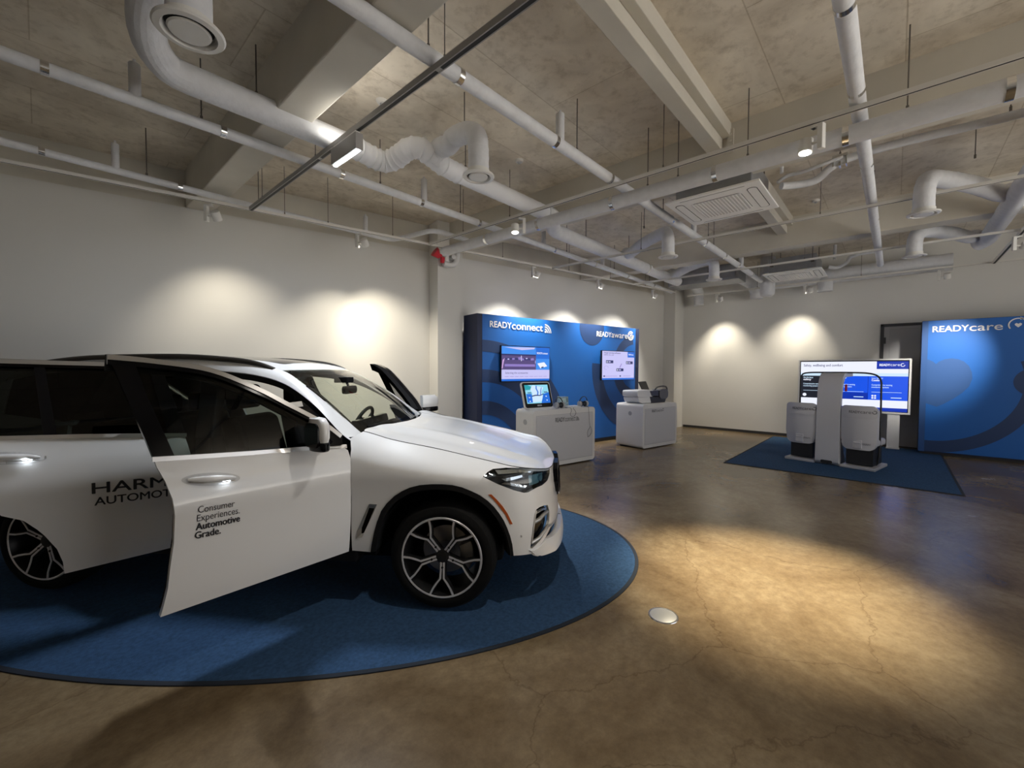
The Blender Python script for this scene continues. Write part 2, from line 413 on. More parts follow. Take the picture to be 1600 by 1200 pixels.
mb = MB(); mb.bx(BACK_X, BACK_X+.12, Y0, wall_y(BACK_X), 0, CEIL); struct('wall_back', mb, 'wall')
mb = MB(); mb.bx(X0-.12, X0, Y0, wall_y(X0), 0, CEIL); struct('wall_front', mb, 'wall')
mb = MB(); mb.bx(X0-.12, 2.0, Y0-.12, Y0, 0, CEIL); mb.bx(8.0, BACK_X+.12, Y0-.12, Y0, 0, CEIL); struct('wall_right', mb, 'wall')  # unseen wall; its gap is shaped to let world light in
mb = MB(); mb.bx(BACK_X-.012, BACK_X, -.42, 4.62, 0, .07); struct('baseboard_back', mb, 'dark_trim')
wslab('baseboard_left', -6.6, 11.1, WALL_N-.012, WALL_N, 0, .07, 'dark_trim')
# concrete beams of the building grid
def beam(i, x0, x1, y0, y1, z0):
    mb = MB(); mb.bx(x0, x1, y0, y1, z0, CEIL+.02); return struct('trim_%d' % i, mb, 'beam', bevel=.012)
beam(4, 1.39, 1.69, Y0, wall_y(1.54)+.03, 3.87)
beam(5, 5.13, 5.43, Y0, wall_y(5.28)+.03, 3.87)
beam(6, 8.92, 9.22, Y0, wall_y(9.07)+.03, 3.87)
mb = MB()
for x0, x1 in ((1.69, 5.13), (5.43, 8.92)):
    mb.bx(x0, x1, 1.485, 1.635, 4.10, CEIL); mb.bx(x0, x1, 1.40, 1.485, 4.22, CEIL)
struct('trim_7', mb, 'beam', bevel=.006)
mb = MB()                                          # end plate and bolts of the steel beam
mb.bx(5.10, 5.13, 1.37, 1.43, 4.05, 4.30)
for z in (4.1, 4.17, 4.24): mb.tube([(5.08, 1.40, z), (5.11, 1.40, z)], .012, 6)
struct('trim_8', mb, 'beam')
# grey service door in the back wall
mb = MB()
mb.bx(BACK_X-.03, BACK_X+.02, .205, .265, 0, 2.72); mb.bx(BACK_X-.03, BACK_X+.02, -.78, -.72, 0, 2.72); mb.bx(BACK_X-.03, BACK_X+.02, -.78, .265, 2.66, 2.72)
fr = struct('door_1', mb, 'doorframe', bevel=.004)
mb = MB(); mb.bx(BACK_X-.015, BACK_X, -.72, .205, .01, 2.66); mb.bx(BACK_X-.02, BACK_X-.012, -.66, .11, .9, 2.60); mb.build('door_leaf', 'door', fr, bevel=.004)
mb = MB(); mb.bx(BACK_X-.035, BACK_X-.01, .17, .21, 2.28, 2.42); mb.build('hinge', 'doorframe', fr)

# ------------------------------------------------------------------ floor items
t = thing('oval_carpet', 'large oval blue carpet with dark bound edge under the white car', 'carpet', (0, 0, 0))
CA = -0.913; CC0 = Vector((2.560, 2.847, 0)); CD = Vector((math.cos(CA), math.sin(CA), 0)); CR = Vector((math.sin(CA), -math.cos(CA), 0))
def ell(a, b, n=128): return [CC0+CD*(-1.62+a*math.cos(2*PI*k/n))+CR*(-.153+b*math.sin(2*PI*k/n)) for k in range(n)]
t.location = CC0+CD*-1.62+CR*-.153
E0 = ell(3.155, 1.908); E1 = ell(3.125, 1.878)
up = lambda L, z: [v+Vector((0, 0, z)) for v in L]
mb = MB(); mb.rings([up(E1, .0), up(E1, .008)], True, (False, True)); mb.build('pile', 'carpet', t, world=True)
mb = MB(); mb.rings([up(E0, 0), up(E0, .007), up(ell(3.14, 1.893), .010), up(E1, .0075)], True, (False, False)); mb.build('bound_edge', 'carpetedge', t, world=True, smooth=60)
t = thing('rectangular_carpet', 'rectangular blue carpet under the twin seat stand and big floor screen', 'carpet', (10.3, .75, 0))
mb = MB(); mb.bx(8.25, 12.40, -.71, 2.23, 0, .008); mb.build('pile', 'carpet', t, world=True)
mb = MB()
for a in ((8.22, 8.25, -.74, 2.26), (12.40, 12.43, -.74, 2.26)): mb.bx(*a, 0, .009)
mb.bx(8.25, 12.40, -.74, -.71, 0, .009); mb.bx(8.25, 12.40, 2.23, 2.26, 0, .009)
mb.build('bound_edge', 'carpetedge', t, world=True)
t = thing('floor_socket', 'round flush metal floor socket cover in the brown concrete floor', 'floor socket', (2.79, 1.125, 0))
mb = MB(); mb.lathe([(.0, .006), (.082, .006), (.086, .004), (.088, 0)], n=40); mb.build('cover_plate', mat('brushed_floor_plate', (.42, .42, .41), .45, .6), t, smooth=40)
mb = MB(); mb.lathe([(.088, .0), (.088, .005), (.096, .004), (.098, 0)], n=40); mb.build('rim', 'chrome', t, smooth=40)
# ------------------------------------------------------------------ ceiling services
def rods_at(parent, pts, z0, z1=CEIL, r=.0055):
    for x, y in pts:
        mb = MB(); mb.tube([(x, y, z0), (x, y, z1)], r, 6); mb.tube([(x, y, z0-.01), (x, y, z0+.03)], r*2, 6); mb.build('hanger_rod', 'rod', parent, world=True)
def bands_at(parent, items, r):                    # items: (centre, direction)
    for c, d in items:
        d = Vector(d).normalized(); c = Vector(c)
        mb = MB(); mb.tube([c-d*.022, c+d*.022], r+.004, 20); mb.build('steel_strap', 'chrome', parent, world=True, smooth=40)
def pipe(name, label, pts, r, bands=(), stubs=(), rods=(), group=None, m='insul', dirv=(1, 0, 0)):
    t = thing(name, label, 'pipe', pts[0], 0, group)
    mb = MB(); mb.tube(pts, r, 18); mb.build('insulated_run', m, t, world=True, smooth=50)
    bands_at(t, [(b, dirv) for b in bands], r)
    for x, y, z0, z1, rr in stubs:
        mb = MB(); mb.tube([(x, y, z0), (x, y, z1-.008), (x, y, z1)], [rr, rr, rr*.85], 14); mb.tube([(x, y, z1-.01), (x, y, z1+.03)], .011, 8); mb.build('riser_stub', m, t, world=True, smooth=50)
    rods_at(t, rods, pts[0][2]+r*.9)
    return t
PZ = 3.81
def seg(a, b, n=24): return [tuple(a[k]+(b[k]-a[k])*i/n for k in range(3)) for i in range(n+1)]
pipe('sprinkler_pipe', 'thin white pipe running alongside the wrinkled round duct, on its wall side', seg((-4, 4.59, PZ), (11.6, 4.59, PZ)), .046,
     [(x, 4.59, PZ) for x in (-1.0, .07, 1.16, 2.27, 3.33, 4.35, 6.2, 7.6, 9.0, 10.4)], [(.56, 4.59, PZ, 4.10, .04), (3.38, 4.59, PZ, 4.12, .04), (5.9, 4.59, PZ, 4.1, .04), (7.9, 4.59, PZ, 4.1, .04)],
     [(1.0, 4.59), (2.75, 4.59), (4.0, 4.59), (6.6, 4.59), (8.4, 4.59)], 'sprinkler pipes')
bend = [(-4, 6.36, PZ), (.5, 6.36, PZ), (2.0, 6.36, PZ), (3.4, 6.29, PZ), (3.82, 6.275, PZ), (3.91, 6.265, PZ), (3.965, 6.21, PZ), (4.01, 6.04, PZ), (4.07, 5.60, PZ), (4.09, 5.45, PZ), (4.14, 5.37, PZ), (4.24, 5.335, PZ), (4.5, 5.33, PZ), (4.8, 5.33, PZ)]
pipe('sprinkler_pipe', 'thin white pipe closest to the exhibition wall, kinked around the white column', bend, .037,
     [(x, 6.36, PZ) for x in (-1.0, .06, 1.16)], [(.60, 6.36, PZ, 4.10, .034), (3.5, 6.285, PZ, 4.08, .034)], [(.86, 6.36), (2.0, 6.36)], 'sprinkler pipes')
pipe('sprinkler_pipe', 'white insulated pipe from top centre, passing just left of the near ceiling cassette', seg((-2, 2.432, PZ), (11.55, 2.432, PZ)), .054,
     [(x, 2.432, PZ) for x in (1.0, 2.10, 3.28, 4.31, 6.07, 7.49, 8.6, 9.52, 10.6)], [(3.37, 2.432, PZ, 4.10, .042), (7.0, 2.432, PZ, 4.1, .042), (9.8, 2.432, PZ, 4.05, .045)],
     [(1.83, 2.432), (3.66, 2.432), (5.8, 2.432), (8.0, 2.432)], 'sprinkler pipes')
pipe('sprinkler_pipe', 'white insulated pipe dropping steeply at right, beside the brightest spotlight', seg((-1, .274, PZ), (11.3, .274, PZ-.01)), .054,
     [(x, .274, PZ) for x in (3.2, 4.22, 5.06, 5.78, 7.9)], (), [(2.6, .274), (7.6, .274)], 'sprinkler pipes')
EX, EZ = 4.62, 3.655
pipe('main_pipe', 'thick white main pipe crossing under the others from column to right edge', seg((EX, -4, EZ), (EX, 5.72, EZ)), .077,
     [(EX, y, EZ) for y in (4.68, 3.67, 2.55, 1.40, .36, -.55, -1.7)], (), [(EX, 2.12), (EX, 1.78), (EX, 1.11), (EX, -.02)], None, 'insul', (0, 1, 0))
# ---- round supply ducts with gooseneck diffusers
def corr(mb, pts, r, every=.09, amp=.006, n=20):
    # corrugated tube: resample and ripple
    P = [Vector(p) for p in smooth_line([tuple(p) for p in pts], 14)]; L = [0]
    for a, b in zip(P, P[1:]): L.append(L[-1]+(b-a).length)
    rs = [r+amp*max(0, math.cos(2*PI*l/every))**8 for l in L]
    mb.tube(P, rs, n)
DIFF = None
def diffuser(parent, x, y, z, r=.105):
    mb = MB(); mb.lathe([(r, .06), (r, .012), (r*1.42, .010), (r*1.45, 0), (r*1.38, -.008), (r*1.12, -.012), (r*1.02, .004), (r*1.0, .03)], (x, y, z), n=40); d = mb.build('diffuser_ring', 'lampwhite', parent, world=True, smooth=35)
    mb = MB(); mb.lathe([(0, -.012), (r*.82, -.010), (r*.88, .0), (0, .01)], (x, y, z), n=40); mb.build('diffuser_disc', 'lampwhite', parent, world=True, smooth=35)
    mb = MB(); mb.lathe([(0, .03), (r*1.0, .03)], (x, y, z), n=40); mb.build('diffuser_throat', 'slot', parent, world=True)
def gooseneck(parent, p0, y1, xd, ztop, zdiff, m='insul', r=.098):
    # from the duct at p0 up, over to y1 and down to the diffuser
    x, y, z = p0; s = 1 if y1 > y else -1
    xd = xd or x; L_ = math.hypot(xd-x, y1-y); D2 = ((xd-x)/L_, (y1-y)/L_); q = lambda l, zz: (x+D2[0]*l, y+D2[1]*l, zz)
    pts = [q(0, z), q(.10, z+.10), q(.26, ztop-.04), q(L_*.5, ztop), q(L_-.16, ztop-.02), q(L_-.03, ztop-.10), (xd, y1, ztop-.24), (xd, y1, zdiff+.05)]
    mb = MB(); corr(mb, pts, r, .075, .004); mb.build('flexible_branch', m, parent, world=True, smooth=60)
    diffuser(parent, xd, y1, zdiff)
DZ, DY = 3.86, 4.05
t = thing('round_duct', 'long white round air duct with a wrinkled sideways bend and four diffusers', 'air duct', (0, DY, DZ))
mb = MB(); mb.tube([(.80, DY, DZ), (1.1, DY, DZ), (1.6, DY, DZ), (2.06, DY, DZ)], .107, 22); mb.build('smooth_section', 'insul', t, world=True, smooth=50)
mb = MB(); corr(mb, [(2.04, DY, DZ), (2.20, DY, DZ), (2.36, DY+.02, DZ-.01), (2.49, DY+.0, DZ-.01), (2.555, DY-.12, DZ+.02), (2.58, DY-.28, DZ+.06), (2.66, DY-.37, DZ+.07), (2.80, DY-.37, DZ+.04), (2.98, DY-.355, DZ+.01), (3.2, DY-.35, DZ)], .102, .075, .013); mb.build('flexible_bend', 'foil', t, world=True, smooth=60)
mb = MB(); corr(mb, [(3.18, DY-.35, DZ), (3.9, DY-.35, DZ), (4.5, DY-.35, DZ), (4.8, DY-.35, DZ)], .098, .18, .004); mb.build('spiral_section', 'foil', t, world=True, smooth=60)
mb = MB(); mb.tube(smooth_line([(4.78, DY-.35, DZ), (5.0, DY-.33, DZ), (5.2, DY-.18, DZ), (5.45, DY-.03, DZ), (5.8, DY, DZ), (7.5, DY, DZ), (9.0, DY, DZ), (10.6, DY, DZ)], 6), .110, 22); mb.build('smooth_section', 'insul', t, world=True, smooth=50)
mb = MB(); mb.tube(smooth_line([(.82, DY, DZ), (.68, DY-.02, DZ+.01), (.56, DY-.16, DZ+.06), (.52, DY-.34, DZ+.16), (.54, DY-.56, DZ+.24), (.58, DY-.84, DZ+.26), (.59, DY-1.03, DZ+.20), (.59, DY-1.12, DZ+.06), (.588, 2.91, 3.66), (.588, 2.91, 3.54)], 3), .107, 20); mb.build('elbow_branch', 'insul', t, world=True, smooth=18)
diffuser(t, .588, 2.91, 3.50, .115)
gooseneck(t, (2.84, DY-.35, DZ), 3.0, 0, 3.99, 3.50)
gooseneck(t, (7.8, DY, DZ), 2.78, 6.85, 3.95, 3.50)
gooseneck(t, (10.1, DY, DZ), 2.77, 9.17, 3.95, 3.50)
bands_at(t, [((8.8, DY, DZ), (1, 0, 0))], .110)
rods_at(t, [(1.27, DY), (3.3, DY-.35), (6.4, DY), (8.0, DY)], DZ+.10)
rods_at(t, [(2.84, 3.2), (6.86, 3.2)], 4.06)
t = thing('round_duct', 'wide white round air duct at the right edge with two hooked branches', 'air duct', (5.4, -1.08, 3.86))
mb = MB(); mb.tube(smooth_line([(5.5, -1.08, 3.86), (6.5, -1.08, 3.86), (8, -1.08, 3.86), (10.0, -1.08, 3.86), (10.4, -1.06, 3.83), (10.55, -.97, 3.80)], 5), .112, 24); mb.build('smooth_section', 'insul', t, world=True, smooth=50)
gooseneck(t, (8.4, -1.08, 3.86), -.20, 6.95, 3.95, 3.50)
gooseneck(t, (10.5, -1.0, 3.81), -.18, 9.38, 3.92, 3.50)
rods_at(t, [(7.0, -.6)], 4.04)
t = thing('round_duct', 'end of a white round duct showing at the right edge beside the black track', 'air duct', (8.9, -1.95, 3.84))
mb = MB(); mb.tube([(5.5, -1.95, 3.84), (8.9, -1.95, 3.84), (8.98, -1.95, 3.84), (9.02, -1.95, 3.84)], [.13, .13, .11, .06], 22); mb.build('smooth_section', 'insul', t, world=True, smooth=50)
rods_at(t, [(8.0, -1.95)], 3.95)
# ---- duct units and elbows over the back wall
t = thing('duct_fan_unit', 'grey metal fan box under the slab near the far corner with white elbow ducts', 'fan unit', (10.9, 3.0, 3.7))
mb = MB(); mb.bx(10.75, 11.4, 2.72, 4.35, 3.78, 4.15); mb.build('housing', 'galv', t, world=True, bevel=.01)
mb = MB(); mb.bx(10.71, 10.75, 2.78, 3.3, 3.82, 4.1); mb.build('access_panel', 'galv', t, world=True, bevel=.004)
mb = MB(); mb.tube(smooth_line([(11.4, 2.9, 3.95), (11.8, 2.85, 3.95), (12.2, 2.75, 3.86), (12.38, 2.7, 3.70), (12.40, 2.7, 3.52)], 5), .15, 20); mb.build('elbow_duct', 'insul', t, world=True, smooth=50)
mb = MB(); mb.tube(smooth_line([(11.4, 4.0, 3.95), (11.8, 4.05, 3.94), (12.2, 4.1, 3.86), (12.35, 4.12, 3.7), (12.35, 4.12, 3.48)], 5), .13, 20); mb.build('elbow_duct', 'insul', t, world=True, smooth=50)
t = thing('cross_duct', 'pale round duct lying along the top of the back wall with a downturned elbow', 'air duct', (12.0, 1.0, 3.8))
mb = MB(); mb.tube(smooth_line([(12.25, 2.25, 3.86), (12.25, 1.4, 3.86), (12.25, .4, 3.86), (12.25, -.8, 3.86)], 5), .17, 20); mb.build('straight_section', 'insul', t, world=True, smooth=50)
mb = MB(); mb.tube(smooth_line([(12.25, 1.25, 3.84), (12.2, 1.25, 3.72), (12.18, 1.25, 3.60), (12.18, 1.25, 3.50)], 4), [.15]*13, 20); mb.build('elbow_duct', 'insul', t, world=True, smooth=50)
t = thing('drop_duct', 'stubby white duct end hanging left of the far ceiling cassette', 'air duct', (11.6, 2.35, 3.55))
mb = MB(); mb.tube([(11.75, 2.33, CEIL), (11.75, 2.33, 3.60), (11.75, 2.33, 3.50), (11.75, 2.33, 3.45)], [.16, .16, .15, .10], 20); mb.build('sleeve', 'insul', t, world=True, smooth=50)
# ---- ceiling cassettes
def cassette(label, x0, y0, s=1.04):
    t = thing('ceiling_cassette', label, 'air conditioner', (x0+s/2, y0+s/2, 3.72), 0, 'ceiling cassettes')
    c = s/2
    mb = MB(); mb.rings([[(-c, -c, 0), (c, -c, 0), (c, c, 0), (-c, c, 0)], [(-c, -c, .02), (c, -c, .02), (c, c, .02), (-c, c, .02)], [(-c+.08, -c+.08, .05), (c-.08, -c+.08, .05), (c-.08, c-.08, .05), (-c+.08, c-.08, .05)]])
    f = mb.build('panel', 'acwhite', t, bevel=.006)
    mb = MB(); mb.bx(-.42, .42, -.42, .42, .05, .34); mb.build('body', 'galv', t, bevel=.01)
    for sx, sy in ((0, 1), (0, -1)):
        mb = MB(); mb.prism(rrect(-.36, .36, sy*.405-.045, sy*.405+.045, .043), lambda a, b, d: (a, b, d), -.004, .0); mb.build('air_flap', 'acwhite', t)
        mb = MB(); mb.prism(rrect(-.37, .37, sy*.405-.053, sy*.405+.053, .05), lambda a, b, d: (a, b, d), -.002, .001); mb.build('flap_slot', 'slot', t)
    for sx in (-1, 1):
        mb = MB(); mb.prism(rrect(sx*.455-.002, sx*.455+.002, -.36, .36, .001), lambda a, b, d: (a, b, d), -.002, .001); mb.build('panel_seam', 'slot', t)
    mb = MB(); mb.prism(rrect(-.30, .30, -.285, .285, .06), lambda a, b, d: (a, b, d), -.003, .0); mb.build('intake_back', 'acgrille', t)
    mb = MB(); g = rrect(-.30, .30, -.285, .285, .06)
    for k in range(-7, 8): mb.bx(-.295, .295, k*.038-.006, k*.038+.006, -.010, -.003)
    for k in range(-11, 12): mb.bx(k*.0262-.004, k*.0262+.004, -.28, .28, -.009, -.003)
    mb.build('intake_grille', 'acwhite', t)
    for sx in (-1, 1):
        for sy in (-1, 1):
            mb = MB(); mb.tube([(sx*.46, sy*.36, .18), (sx*.46, sy*.36, CEIL-3.72)], .007, 6); mb.box((sx*.44, sy*.36, .18), (.07, .06, .03)); mb.build('hanger_rod', 'rod', t)
    return t
cassette('near large white ceiling cassette with grille, below the thick main pipe', 5.24, 1.14)
cassette('far white ceiling cassette above the back wall, smaller in view', 10.47, 1.14)
# ---- refrigerant pipes with a hanging clamp
t = thing('refrigerant_pipe', 'grey wrapped refrigerant pipe pair swinging off the near ceiling cassette to the right edge', 'pipe', (6.4, 1.1, 4.0))
mb = MB(); mb.tube(smooth_line([(5.95, 1.06, 3.86), (6.05, .95, 3.87), (6.15, .75, 3.9), (6.2, .62, 4.02), (6.2, .45, 4.08), (6.2, 0, 4.10), (6.2, -.8, 4.08), (6.2, -3, 4.08)], 6), .042, 14); mb.build('wrapped_line', 'insul', t, world=True, smooth=50)
mb = MB(); mb.tube(smooth_line([(6.05, 1.12, 3.95), (6.1, 1.02, 4.02), (6.12, .85, 4.03), (6.16, .5, 4.1)], 6), .02, 10); mb.tube([(6.0, 1.07, 4.03), (6.0, 1.07, 4.2)], .02, 10); mb.build('thin_line', 'insul', t, world=True, smooth=50)
mb = MB(); mb.box((6.2, .53, 4.12), (.10, .14, .03)); mb.box((6.2, .53, 4.03), (.09, .02, .05)); mb.box((6.2, .47, 4.06), (.09, .012, .1)); mb.box((6.2, .59, 4.06), (.09, .012, .1)); mb.build('pipe_clamp', 'chrome', t, world=True)
rods_at(t, [(6.2, .53), (6.2, -.75)], 4.14)
t = thing('refrigerant_pipe', 'grey pipe loop dropping beside the far ceiling cassette', 'pipe', (11.4, .9, 3.9))
mb = MB(); mb.tube(smooth_line([(11.2, 1.1, 3.86), (11.25, .95, 3.84), (11.25, .8, 3.92), (11.25, .74, 4.02), (11.25, .55, 4.06), (11.25, .3, 4.06)], 6), .035, 12); mb.tube([(11.2, 1.0, 4.0), (11.2, 1.0, 4.3)], .03, 10); mb.build('wrapped_line', 'insul', t, world=True, smooth=50)
# ---- smoke detectors
for x, y, lab in ((2.37, 3.92, 'small round white smoke detector on the slab behind the long grey track'), (4.21, 3.68, 'small round white smoke detector on the slab right of the gooseneck diffuser'), (8.3, 1.0, 'small round white smoke detector on the darker slab beyond the thick main pipe')):
    t = thing('smoke_detector', lab, 'smoke detector', (x, y, CEIL), 0, 'smoke detectors')
    mb = MB(); mb.lathe([(.055, 0), (.055, -.012), (.045, -.03), (.0, -.034)], n=24); mb.build('housing', 'lampwhite', t, smooth=40)
    mb = MB(); mb.lathe([(.020, -.034), (.018, -.046), (0, -.048)], n=16); mb.build('sensor_head', 'greyplastic', t, smooth=40)
# ---- lighting tracks
def track(label, a, b, rods=(), m='rail', h=.035, w=.034, slots=((.0, 1.0),)):
    a, b = Vector(a), Vector(b); d = (b-a).normalized(); L = (b-a).length; n = Vector((-d.y, d.x, 0))
    t = thing('lighting_track', label, 'lighting track', a)
    fn = lambda s, q, z: a+d*s+n*q+Vector((0, 0, z))
    mb = MB(); mb.prism([(0, -w/2), (L, -w/2), (L, w/2), (0, w/2)], fn, -h/2+.004, h/2)
    mb.prism([(0, -w/2), (L, -w/2), (L, -w/2+.008), (0, -w/2+.008)], fn, -h/2, -h/2+.004); mb.prism([(0, w/2-.008), (L, w/2-.008), (L, w/2), (0, w/2)], fn, -h/2, -h/2+.004)
    mb.build('profile', m, t, world=True)
    for s0, s1 in slots:
        mb = MB(); mb.prism([(L*s0, -w/2+.008), (L*s1, -w/2+.008), (L*s1, w/2-.008), (L*s0, w/2-.008)], fn, -h/2+.0015, -h/2+.004); mb.build('power_slot', 'slot', t, world=True)
    rods_at(t, rods, RAIL_Z+h/2, CEIL, .004)
    return t
def yy(x): return wall_y(x, 6.48)
track('long white lighting track running parallel to the exhibition wall', wp(-5.5, 6.48, RAIL_Z), wp(10.15, 6.48, RAIL_Z), [wp(s, 6.48)[:2] for s in (1.0, 1.55, 2.5, 4.6, 6.3, 7.6, 8.9)])
track('grey slotted lighting track at top centre carrying the linear box lamp', (1.865, -4, RAIL_Z), (1.865, yy(1.865)-.02, RAIL_Z), [(1.865, y) for y in (.6, 2.3, 4.3, 5.8)], 'railgrey', .045, .045, ((0, .62), (.625, .80), (.805, 1.0)))
track('white lighting track in front of the thick main pipe, carrying two lit spotlights', (4.325, -4, RAIL_Z), (4.325, yy(4.325)-.02, RAIL_Z), [(4.325, y) for y in (-1.5, 1.82, 3.95, 4.9)])
track('white lighting track passing below the near ceiling cassette', (6.97, -4, RAIL_Z), (6.97, yy(6.97)-.02, RAIL_Z), [(6.97, y) for y in (-1.6, .79, 2.2, 3.3)])
track('white lighting track passing above the far ceiling cassette', (9.54, -4, RAIL_Z), (9.54, yy(9.54)-.02, RAIL_Z), [(9.54, y) for y in (-1.4, 1.3, 3.0, 4.3)])
track('white lighting track along the top of the back wall', (12.0, -4, RAIL_Z), (12.0, 4.3, RAIL_Z), [(12.0, y) for y in (-2.0, .6, 2.6)])
track('short slotted track slanting up at the right edge towards the back wall', (8.4, -1.32, 3.70), (11.95, -1.32, 3.70), (), 'rail', .045, .045)
# ---- track spotlights
def spotlight(label, p, aim, lit=True, size=1.0):
    p = Vector(p); t = thing('track_spotlight', label, 'spotlight', p, 0, 'track spotlights')
    d = (Vector(aim)-p); d.z = 0; d = d.normalized() if d.length > 1e-3 else Vector((1, 0, 0)); n = Vector((-d.y, d.x, 0))
    R3 = Matrix((d, n, Vector((0, 0, 1)))).transposed()
    mb = MB(); mb.box((0, 0, -.03), (.035, .03, .03), R3); mb.build('track_adapter', 'lampwhite', t)
    mb = MB(); mb.box(n*.06+Vector((0, 0, -.13)), (.05, .04, .20), R3); mb.box(n*.03+Vector((0, 0, -.035)), (.05, .09, .02), R3); mb.build('driver_box', 'lampwhite', t, bevel=.004)
    q = -n*.06+Vector((0, 0, -.16)); ax = (Vector(aim)-(p+q)).normalized(); r = .052*size; l = .11*size
    mb = MB(); mb.tube([q-ax*l*.5, q-ax*l*.48, q+ax*l*.5], [r*.9, r, r], 24); mb.tube([q, q+n*.10], .012, 8); mb.build('lamp_head', 'lampwhite', t, smooth=40)
    mb = MB(); mb.tube([q+ax*(l*.5), q+ax*(l*.5+.003)], r*.82, 24); mb.build('lamp_face', 'lampglow' if lit else 'lampwhite', t)
    return t
for (d_, n_), lab, tx in zip(WALL_SPOTS, ('white track spotlight over the back seats of the car, nearest the left edge', 'white track spotlight above the car windscreen, left of the column', 'white track spotlight above the left end of the blue wide display wall', 'white track spotlight above the middle of the wide blue display wall', 'white track spotlight over the right end of the wide blue display wall'), (.7, 1.0, 0, 0, 0)):
    spotlight(lab, wp(d_, 6.48, RAIL_Z-.015), wp(d_+tx, WALL_N, 2.1))
for y_, lab in zip(BACK_SPOTS, ('small track spotlight on the back wall near the far corner', 'small track spotlight on the back wall below the far cassette', 'small track spotlight over the tall blue panel with the heart')):
    spotlight(lab, (12.0, y_, RAIL_Z-.015), (BACK_X, y_-.15, 2.0), y_ > 0)
spotlight('lit white spotlight in front of the thick main pipe, over the car bonnet', (4.325, 3.77, RAIL_Z-.015), (3.9, 3.4, 0))
spotlight('lit white spotlight right of the near ceiling cassette, the brightest at right', (4.325, .55, RAIL_Z-.015), (3.9, .72, 0))
spotlight('white spotlight on the short slotted track at the right edge', (9.7, -1.32, 3.685), (11.9, -.75, 1.8))
# ---- linear lamp hanging on the grey track
t = thing('linear_lamp', 'grey box lamp with a glowing white lower edge hanging on the grey track', 'lamp', (1.865, 3.67, RAIL_Z))
mb = MB(); mb.bx(-.035, .035, -.23, .23, -.185, -.045); mb.build('housing', 'railgrey', t, bevel=.004)
mb = MB(); mb.bx(-.012, .012, -.22, .22, -.194, -.1845); mb.build('diffuser', 'ledglow', t)
mb = MB(); mb.bx(-.022, .022, -.2, .2, -.046, -.022); mb.build('track_adapter', 'lampwhite', t)
# ---- alarm siren and valve by the column top
t = thing('alarm_siren', 'red alarm horn with white valve fittings high on the white column', 'alarm', wp(3.62, 6.98, 3.70))
c = wp(3.62, 6.98, 3.72)
mb = MB(); mb.tube([c+WD*-.02-WN*.02, c+WD*-.07+Vector((0, 0, -.02)), c+WD*-.13+Vector((0, 0, .03)), c+WD*-.16+Vector((0, 0, .05))], [.02, .045, .085, .095], 18); mb.box(c+Vector((0, 0, -.08)), (.06, .05, .10)); mb.build('horn', 'red', t, world=True, smooth=40)
mb = MB(); mb.tube([c+WD*.08+Vector((0, 0, -.10)), c+WD*.08+Vector((0, 0, .06))], .05, 16); mb.tube(smooth_line([c+WD*.02+Vector((0, 0, -.14)), c+WD*.14+Vector((0, 0, -.15)), c+WD*.26+Vector((0, 0, -.10)), c+WD*.30+Vector((0, 0, .05)), c+WD*.30+Vector((0, 0, .2))], 5), .05, 16); mb.tube([c+WD*.2-WN*.06, c+WD*.2+WN*.06], .045, 14); mb.tube([c+WD*.1+Vector((0, 0, .05)), c+WD*.1+Vector((0, 0, .16))], .02, 10); mb.build('valve', 'whiteplastic', t, world=True, smooth=40)
# ------------------------------------------------------------------ blue display wall on the exhibition wall
PN = 6.669                                          # front face
t = thing('display_wall', 'wide navy and blue display wall with two screens against the exhibition wall', 'display wall', wp(6.55, 6.9), WA)
T_OFF = Vector((6.55, 6.9, 0))
def pw(d, z, o): return Vector((d-T_OFF.x, PN-o-T_OFF.y, z))           # local point on its face, o in front
mb = MB(); mb.bx(4.165-T_OFF.x, 8.93-T_OFF.x, PN-T_OFF.y, 7.16-T_OFF.y, .06, 2.70); mb.build('panel_body', 'navy', t, bevel=.004)
mb = MB(); mb.bx(4.19-T_OFF.x, 8.90-T_OFF.x, PN+.03-T_OFF.y, 7.14-T_OFF.y, 0, .06); mb.build('plinth', 'dark_trim', t)
def sheet(mb, poly, fn, o, mi=0):
    P = poly; tri = cdt(P); mb.add([fn(a, b, o) for a, b in P], tri, mi); return mb
def clip(poly, x0, x1, y0, y1):
    def cut(P, f, g):
        out = []
        for i, a in enumerate(P):
            b = P[(i+1) % len(P)]; fa, fb = f(a), f(b)
            if fa >= 0: out.append(a)
            if fa*fb < 0: out.append(tuple(a[k]+(b[k]-a[k])*fa/(fa-fb) for k in (0, 1)))
        return out
    for f in (lambda p: p[0]-x0, lambda p: x1-p[0], lambda p: p[1]-y0, lambda p: y1-p[1]): poly = cut(poly, f, None)
    return poly
BX = (4.275, 8.79, .09, 2.695)
mb = MB(); sheet(mb, [(BX[0], BX[2]), (BX[1], BX[2]), (BX[1], BX[3]), (BX[0], BX[3])], pw, .002); mb.build('printed_graphic', 'blue', t)
mb = MB(); wc = (4.275, -.06)
for r0, r1 in ((2.06, 2.28), (1.49, 1.73), (.88, 1.14)): sheet(mb, clip(arc_band(wc, r0, r1, 0, PI/2, 40), *BX), pw, .004)
mb.build('wave_print', 'bluedark', t)
mb = MB(); rc = (8.75, 1.72)
sheet(mb, clip(circle((7.22, 2.62), .40, 40), *BX), pw, .004)
sheet(mb, clip(arc_band(rc, .58, .80, rad(95), rad(176), 30), *BX), pw, .004)
sheet(mb, clip(arc_band(rc, 1.17, 1.52, rad(176), rad(262), 40), *BX), pw, .004)
sheet(mb, clip(arc_band(rc, .52, .80, rad(190), rad(270), 30), *BX), pw, .004)
mb.build('ring_print', 'bluedark', t)
